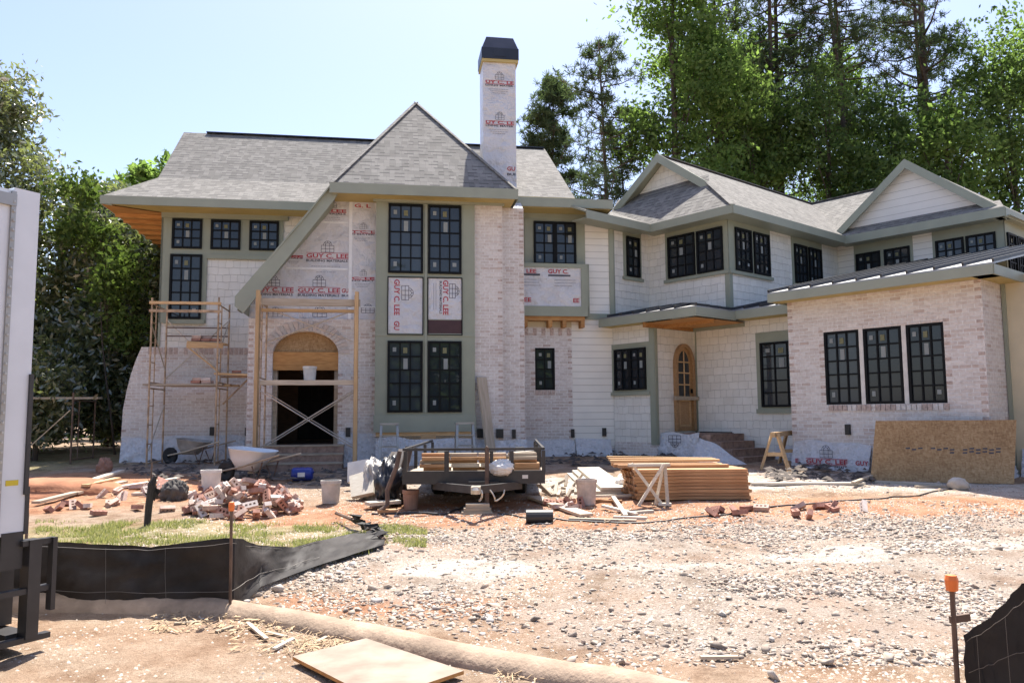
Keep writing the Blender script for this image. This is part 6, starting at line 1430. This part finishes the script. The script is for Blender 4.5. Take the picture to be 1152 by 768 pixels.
# ================================================================= TREES
def leaf_quads(cen, size, asp, n_bias=None, droop=0.0):
    n = len(cen); a = RS.normal(size=(n, 3)); 
    if n_bias is not None: a = a + n_bias
    a /= np.linalg.norm(a, axis=1)[:, None]; r = RS.normal(size=(n, 3)); u = np.cross(a, r); u /= np.linalg.norm(u, axis=1)[:, None]; v = np.cross(a, u)
    s = size * RS.uniform(.65, 1.3, n)[:, None]; u = u * s; v = v * s * asp
    P = np.stack([cen - u, cen - v * .9 + u * .1, cen + u, cen + v * .9 + u * .1], 1)
    P[:, 0, 2] -= droop * s[:, 0]; P[:, 2, 2] -= droop * s[:, 0]
    return P.reshape(-1, 3), np.arange(n * 4).reshape(-1, 4)
def limbs(mb, base, tips, r0, k=7):
    base = Vector(base)
    for tip in tips:
        tip = Vector(tip); mid = base.lerp(tip, .5) + Vector((random.uniform(-.2, .2), random.uniform(-.2, .2), random.uniform(-.1, .3))) * (tip - base).length * .25
        mb.tube([base, mid, tip], [r0, r0 * .6, r0 * .15], k, caps=False)
def broadleaf(name, label, x, y, blobs, nl, size, mat, trunk_r=.18, clump=.55, asp=.6, group=None, bare=.2, trunk=True, spread=1.0, flowers=0, cat='tree', per=34):
    "blobs: (dx, dy, z, rx, ry, rz) ellipsoids; leaves hang in many small clumps near their shells"
    z0 = g(x, y) if y < 22 else g(x, 22); t = thing(name, label, cat, (x, y, z0), 0, group)
    vol = np.array([b[3] * b[4] * b[5] for b in blobs]) ** (2 / 3); vol /= vol.sum(); C = []
    ncl = max(8, nl // per)
    for b, wv in zip(blobs, vol):
        m = max(2, int(ncl * wv)); d = RS.normal(size=(m, 3)); d /= np.linalg.norm(d, axis=1)[:, None]; rr = RS.uniform(.35, 1.05, m) ** .6
        nz = .75 + .5 * fbm(d[:, 0] * 2 + b[0], d[:, 1] * 2 + d[:, 2] * 2.2 + b[2], 1.2, 3, int(abs(x * 7)) % 50)
        C.append(np.array([b[0], b[1], b[2]]) + d * rr[:, None] * nz[:, None] * np.array(b[3:6]))
    C = np.concatenate(C); C = C[C[:, 2] > .25]
    cs = clump * RS.uniform(.5, 1.4, len(C)); L = np.repeat(C, per, 0) + RS.normal(size=(len(C) * per, 3)) * np.repeat(cs, per)[:, None] * np.array([.5, .5, .36]) * spread
    P, Fq = leaf_quads(L, size, asp, np.array([0, 0, .7])); tone = np.clip(np.repeat(RS.uniform(0, .8, len(C)), per) * .6 + RS.random_sample(len(L)) * .42, 0, 1)
    np_mesh('crown', P + np.array([x, y, z0]), Fq, M[mat], t, uvx=tone)
    if trunk:
        mb = MB(); top = max(b[2] for b in blobs); mid = np.mean([[b[0], b[1]] for b in blobs], 0)
        pts = [(x + mid[0] * f + .15 * sin(f * 5 + x), y + mid[1] * f, z0 + top * f) for f in np.linspace(-.02, 1, 8)]; mb.tube(pts, [trunk_r * (1 - .85 * f) for f in np.linspace(0, 1, 8)], 9)
        for i in range(0, len(C), max(1, len(C) // 22)):
            c = C[i]; f = min(.95, max(.25, c[2] / top * .75)); b = (x + mid[0] * f, y + mid[1] * f, z0 + top * f); limbs(mb, b, [(x + c[0], y + c[1], z0 + c[2])], trunk_r * .3 * (1 - .5 * f), 5)
        mb.build('trunk', M['bark'], t, smooth=True)
    if flowers:
        idx = RS.randint(0, len(L), flowers); mb = MB()
        for i in idx: mb.lathe([(.02, -.03), (.10, .0), (.12, .05), (.06, .06), (0, .03)], 8, tuple(L[i] * 1.02 + np.array([x, y, z0])))
        mb.build('blossom', M['blossom'], t)['kind'] = 'stuff'
    return t
def pine(label, x, y, h, crown0, rmax, nb, tufts, name='pine_tree', group=None, trunk_r=.22, dens=26, nl=.26, lean=(0, 0), shape=.5):
    z0 = g(x, min(y, 22)); t = thing(name, label, 'tree', (x, y, z0), 0, group); mb = MB()
    tp = lambda f: Vector((x + lean[0] * f + .12 * sin(f * 6 + x), y + lean[1] * f, z0 + h * f))
    mb.tube([tp(f) for f in np.linspace(-.01, 1, 12)], [trunk_r * (1 - .82 * f) for f in np.linspace(0, 1, 12)], 9); cen, dr = [], []
    for i in range(nb):
        f = crown0 + (1 - crown0) * (i + random.random()) / nb; u = (f - crown0) / (1 - crown0); L = rmax * (sin(pi * min(1, (u * .85 + .15))) ** shape) * random.uniform(.45, 1.1); a = random.uniform(0, 2 * pi); b = tp(f)
        tip = b + Vector((cos(a) * L, sin(a) * L, L * random.uniform(.05, .55))); mid = b.lerp(tip, .5) + Vector((0, 0, -.08 * L)); mb.tube([b, mid, tip], [trunk_r * .24, trunk_r * .14, .012], 5, caps=False)
        for k in range(tufts):
            v = random.uniform(.42, 1.05); q = (b.lerp(mid, v * 2) if v < .5 else mid.lerp(tip, v * 2 - 1)) + Vector((random.gauss(0, .28), random.gauss(0, .28), random.gauss(.06, .2))) * (L * .45 + .25); cen.append(tuple(q))
            if random.random() < .5: mb.tube([b.lerp(tip, v * .8), q], [.014, .006], 4, caps=False)
    mb.build('trunk', M['pbark'], t, smooth=True)
    cen = np.array(cen); n = len(cen) * dens; c = np.repeat(cen, dens, 0); d = RS.normal(size=(n, 3)) + np.array([0, 0, .35]); d /= np.linalg.norm(d, axis=1)[:, None]; sd = np.cross(d, RS.normal(size=(n, 3))); sd /= np.linalg.norm(sd, axis=1)[:, None]
    ln = nl * RS.uniform(.6, 1.25, n)[:, None]; w_ = .032; a0 = c + d * .02
    P = np.stack([a0 - sd * w_ * .5, a0 + sd * w_ * .5, a0 + d * ln + sd * w_ * .4, a0 + d * ln - sd * w_ * .4], 1).reshape(-1, 3)
    np_mesh('crown', P, np.arange(n * 4).reshape(-1, 4), M['needle'], t, uvx=np.clip(np.repeat(RS.uniform(0, .9, len(cen)), dens) * .7 + RS.random_sample(n) * .3, 0, 1)); return t

def tiers(h, r, zb, n=12, seed=0, rz=1.0):
    "an irregular crown: many overlapping limbs' worth of foliage between zb and h"
    q = random.Random(seed); out = []
    for i in range(n):
        f = (i + q.random()) / n; z = zb + (h - zb) * f; w_ = r * (sin(pi * min(1, .18 + f * .80)) ** .7) ; a = q.uniform(0, 6.28); k = q.uniform(.25, .8)
        s = q.uniform(.34, .62) * r; out.append((cos(a) * w_ * k, sin(a) * w_ * k * .8, z, s * 1.15, s, s * rz * q.uniform(.7, 1.1)))
    return out
# left side: two magnolias, brighter trees behind
broadleaf('magnolia_tree', 'tall dark magnolia with white flowers behind the truck', -15.6, 22.5, [(0, 0, 3.8, 3.0, 2.8, 3.6), (.1, 0, 7.4, 2.2, 2.2, 2.4), (.15, 0, 10.0, 1.5, 1.4, 1.5), (1.6, -.6, 2.2, 2.2, 2, 1.8)], 60000, .095, 'magnolia', .28, .42, .42, flowers=34)
broadleaf('magnolia_tree', 'dark magnolia crowding the left end of the house', -11.2, 23.0, [(0, 0, 3.4, 2.1, 2.2, 3.0), (-.4, 0, 5.9, 1.9, 2, 1.6), (-1.2, .4, 7.2, 1.2, 1.2, .9)], 36000, .095, 'magnolia', .24, .42, .42, flowers=8)
broadleaf('broadleaf_tree', 'bright green tree rising between the magnolias', -12.6, 24.6, [(0, 0, 4.6, 2.0, 2, 2.8), (.0, 0, 7.0, 1.2, 1.2, 1.2), (1.0, -.4, 6.0, 1.5, 1.2, 1.2)], 17000, .10, 'lightleaf', .16, .5)
broadleaf('broadleaf_tree', 'light green sapling before the dark magnolia', -10.5, 20.6, [(0, 0, 4.6, .7, .8, .9), (-.9, 0, 5.9, .8, .6, .6), (.3, 0, 3.2, .5, .6, .5), (-1.2, 0, 7.0, .6, .6, .5)], 3600, .085, 'lightleaf', .03, .4)
broadleaf('broadleaf_tree', 'round dark tree showing over the left hip of the roof', -20.5, 44, [(0, 0, 13.0, 2.4, 2, 2.4), (1.8, 0, 14.2, 1.6, 1.6, 1.5), (-.5, 0, 9, 2.6, 2, 3)], 9000, .20, 'hardleaf', .3, .8)
broadleaf('broadleaf_tree', 'leafy tree filling the gap left of the magnolias', -24, 34, [(0, 0, 4.5, 4, 3, 4), (0, 0, 8, 2.6, 2.4, 2.2)], 14000, .15, 'hardleaf', .3, .8)
broadleaf('broadleaf_tree', 'low leafy tree beyond the small scaffold', -16.5, 33, [(0, 0, 3, 3.4, 2, 2.8), (3, 0, 4, 2.4, 2, 3)], 9000, .18, 'darkleaf', .25, .8)
broadleaf('shrub', 'bright green shrub beyond the small scaffold', -13.2, 25.8, [(0, 0, 1.2, .8, .7, .9)], 1800, .10, 'lightleaf', .05, .35, cat='shrub')
broadleaf('shrub', 'big dark shrub under the magnolias behind the truck', -14.2, 20.6, [(0, 0, 1.5, 2.0, 1.2, 1.6), (1.4, .4, 1.2, 1.3, 1, 1.3)], 12000, .09, 'magnolia', .08, .45, .42, cat='shrub')
broadleaf('shrub', 'rounded shrub under the dark magnolia beside the house', -10.9, 22.0, [(0, 0, 1.6, 1.6, 1.0, 1.5)], 8000, .09, 'magnolia', .08, .45, .42, cat='shrub')
broadleaf('shrub', 'magnolia shrub at the edge of the clay by the truck', -11.6, 19.0, [(0, 0, 1.3, 1.1, 1, 1.1), (-.5, .3, 2.2, .8, .8, .9)], 6000, .09, 'magnolia', .07, .4, .42, cat='shrub')
# behind the right wing
pine('small round pine standing alone right of the chimney', 2.25, 42, 19.3, .50, 1.9, 90, 16, dens=24, nl=.27, trunk_r=.17, shape=.35)
pine('thin sparse pine with bare limbs left of the green hardwood', 4.35, 36, 18.6, .40, 2.5, 56, 13, dens=18, nl=.24, trunk_r=.17, shape=.45)
pine('leaning sparse pine close to the thin pine', 5.9, 37, 15.5, .45, 1.9, 34, 11, dens=18, nl=.24, trunk_r=.13, lean=(-.5, 0))
broadleaf('hardwood_tree', 'tall bright green hardwood left of the pines', 7.5, 35, tiers(24, 2.9, 5.5, 20, 3), 28000, .125, 'hardleaf', .26, .95, per=70)
for i, (x, y, h, c0, r, nb, tf, ln, lab) in enumerate((
    (10.0, 38, 24, .42, 3.0, 58, 11, (.4, 0), 'grey green pine beside the bright hardwood'),
    (13.4, 39, 29, .40, 3.2, 62, 10, (.3, 0), 'tall pine with forking limbs over the grey ridge'),
    (14.5, 40.5, 30, .42, 3.0, 56, 10, (-.2, 0), 'straight tall pine right of the forking pine'),
    (17.6, 39, 29, .42, 3.0, 56, 10, (-1.2, 0), 'leaning pine left of the big gable'),
    (18.6, 41, 31, .45, 3.2, 56, 10, (-.9, 0), 'second leaning pine above the big gable'),
    (21.3, 38.5, 30, .42, 3.4, 60, 10, (-.3, 0), 'thick trunked pine just right of the big gable'),
    (22.6, 42, 30, .5, 3.0, 46, 10, (0, 0), 'slim pine behind the thick trunked pine'))):
    pine(lab, x, y, h, c0, r, nb, tf, dens=22, nl=.30, trunk_r=.24 if i != 5 else .33, lean=ln)
for i, (x, y, h, r, zb, k, n, mt, lab) in enumerate((
    (11.3, 36.5, 16, 2.7, 5, 12, 9500, 'hardleaf', 'mid green hardwood behind the front gable ridge'),
    (10.6, 40, 20.5, 2.6, 7, 13, 8500, 'darkleaf', 'taller dark hardwood behind the mid green one'),
    (15.0, 36, 16.5, 2.9, 5, 12, 10500, 'darkleaf', 'dark hardwood behind the long grey ridge'),
    (14.0, 42, 22, 3.0, 8, 12, 9000, 'hardleaf', 'green hardwood between the pine trunks'),
    (18.2, 36, 15.5, 2.8, 5, 12, 9500, 'darkleaf', 'dark leafy tree left of the big gable peak'),
    (19.6, 34.5, 14.5, 2.2, 6, 10, 8000, 'hardleaf', 'green tree right behind the big gable peak'),
    (19.0, 44, 22, 3.0, 8, 12, 8500, 'hardleaf', 'pale green hardwood far behind the leaning pines'),
    (23.8, 36, 18.5, 3.2, 5.5, 15, 13500, 'darkleaf', 'broad dark tree right of the thick trunked pine'),
    (27.0, 37, 20.0, 3.4, 5.5, 15, 13500, 'hardleaf', 'leafy tree at the right edge behind the house'),
    (12.5, 47, 15, 4.5, 5, 14, 10000, 'darkleaf', 'dark wide tree deep in the wood behind the pines'),
    (18.5, 48, 15, 4.5, 5, 14, 10000, 'darkleaf', 'dark wide tree deep in the wood behind the big gable'),
    (26, 47, 17, 5, 5, 14, 11000, 'darkleaf', 'dark wide tree deep in the wood at the right'))):
    broadleaf('hardwood_tree', lab, x, y, tiers(h, r, zb, k, i + 20), int(n * (1.4 if y < 45 else .7)), .12, mt, .2, .95, per=70)

# unseen trees added behind the camera for the window glass to reflect
V, Fq, U = [], [], []
for k in range(46):
    x, y = RS.uniform(-60, 60), RS.uniform(-42, -30); h = RS.uniform(7, 15); m = 420
    dd = RS.normal(size=(m, 3)); dd /= np.linalg.norm(dd, axis=1)[:, None]
    P, F_ = leaf_quads(np.array([x, y, h * .55]) + dd * RS.uniform(.5, 1, m)[:, None] * np.array([3.6, 3, h * .5]), .55, .6); Fq.append(F_ + len(V) * m * 4); V.append(P); U.append(RS.random_sample(m))
np_mesh('unseen_treeline', np.concatenate(V), np.concatenate(Fq), M['darkleaf'], uvx=np.concatenate(U))['kind'] = 'stuff'
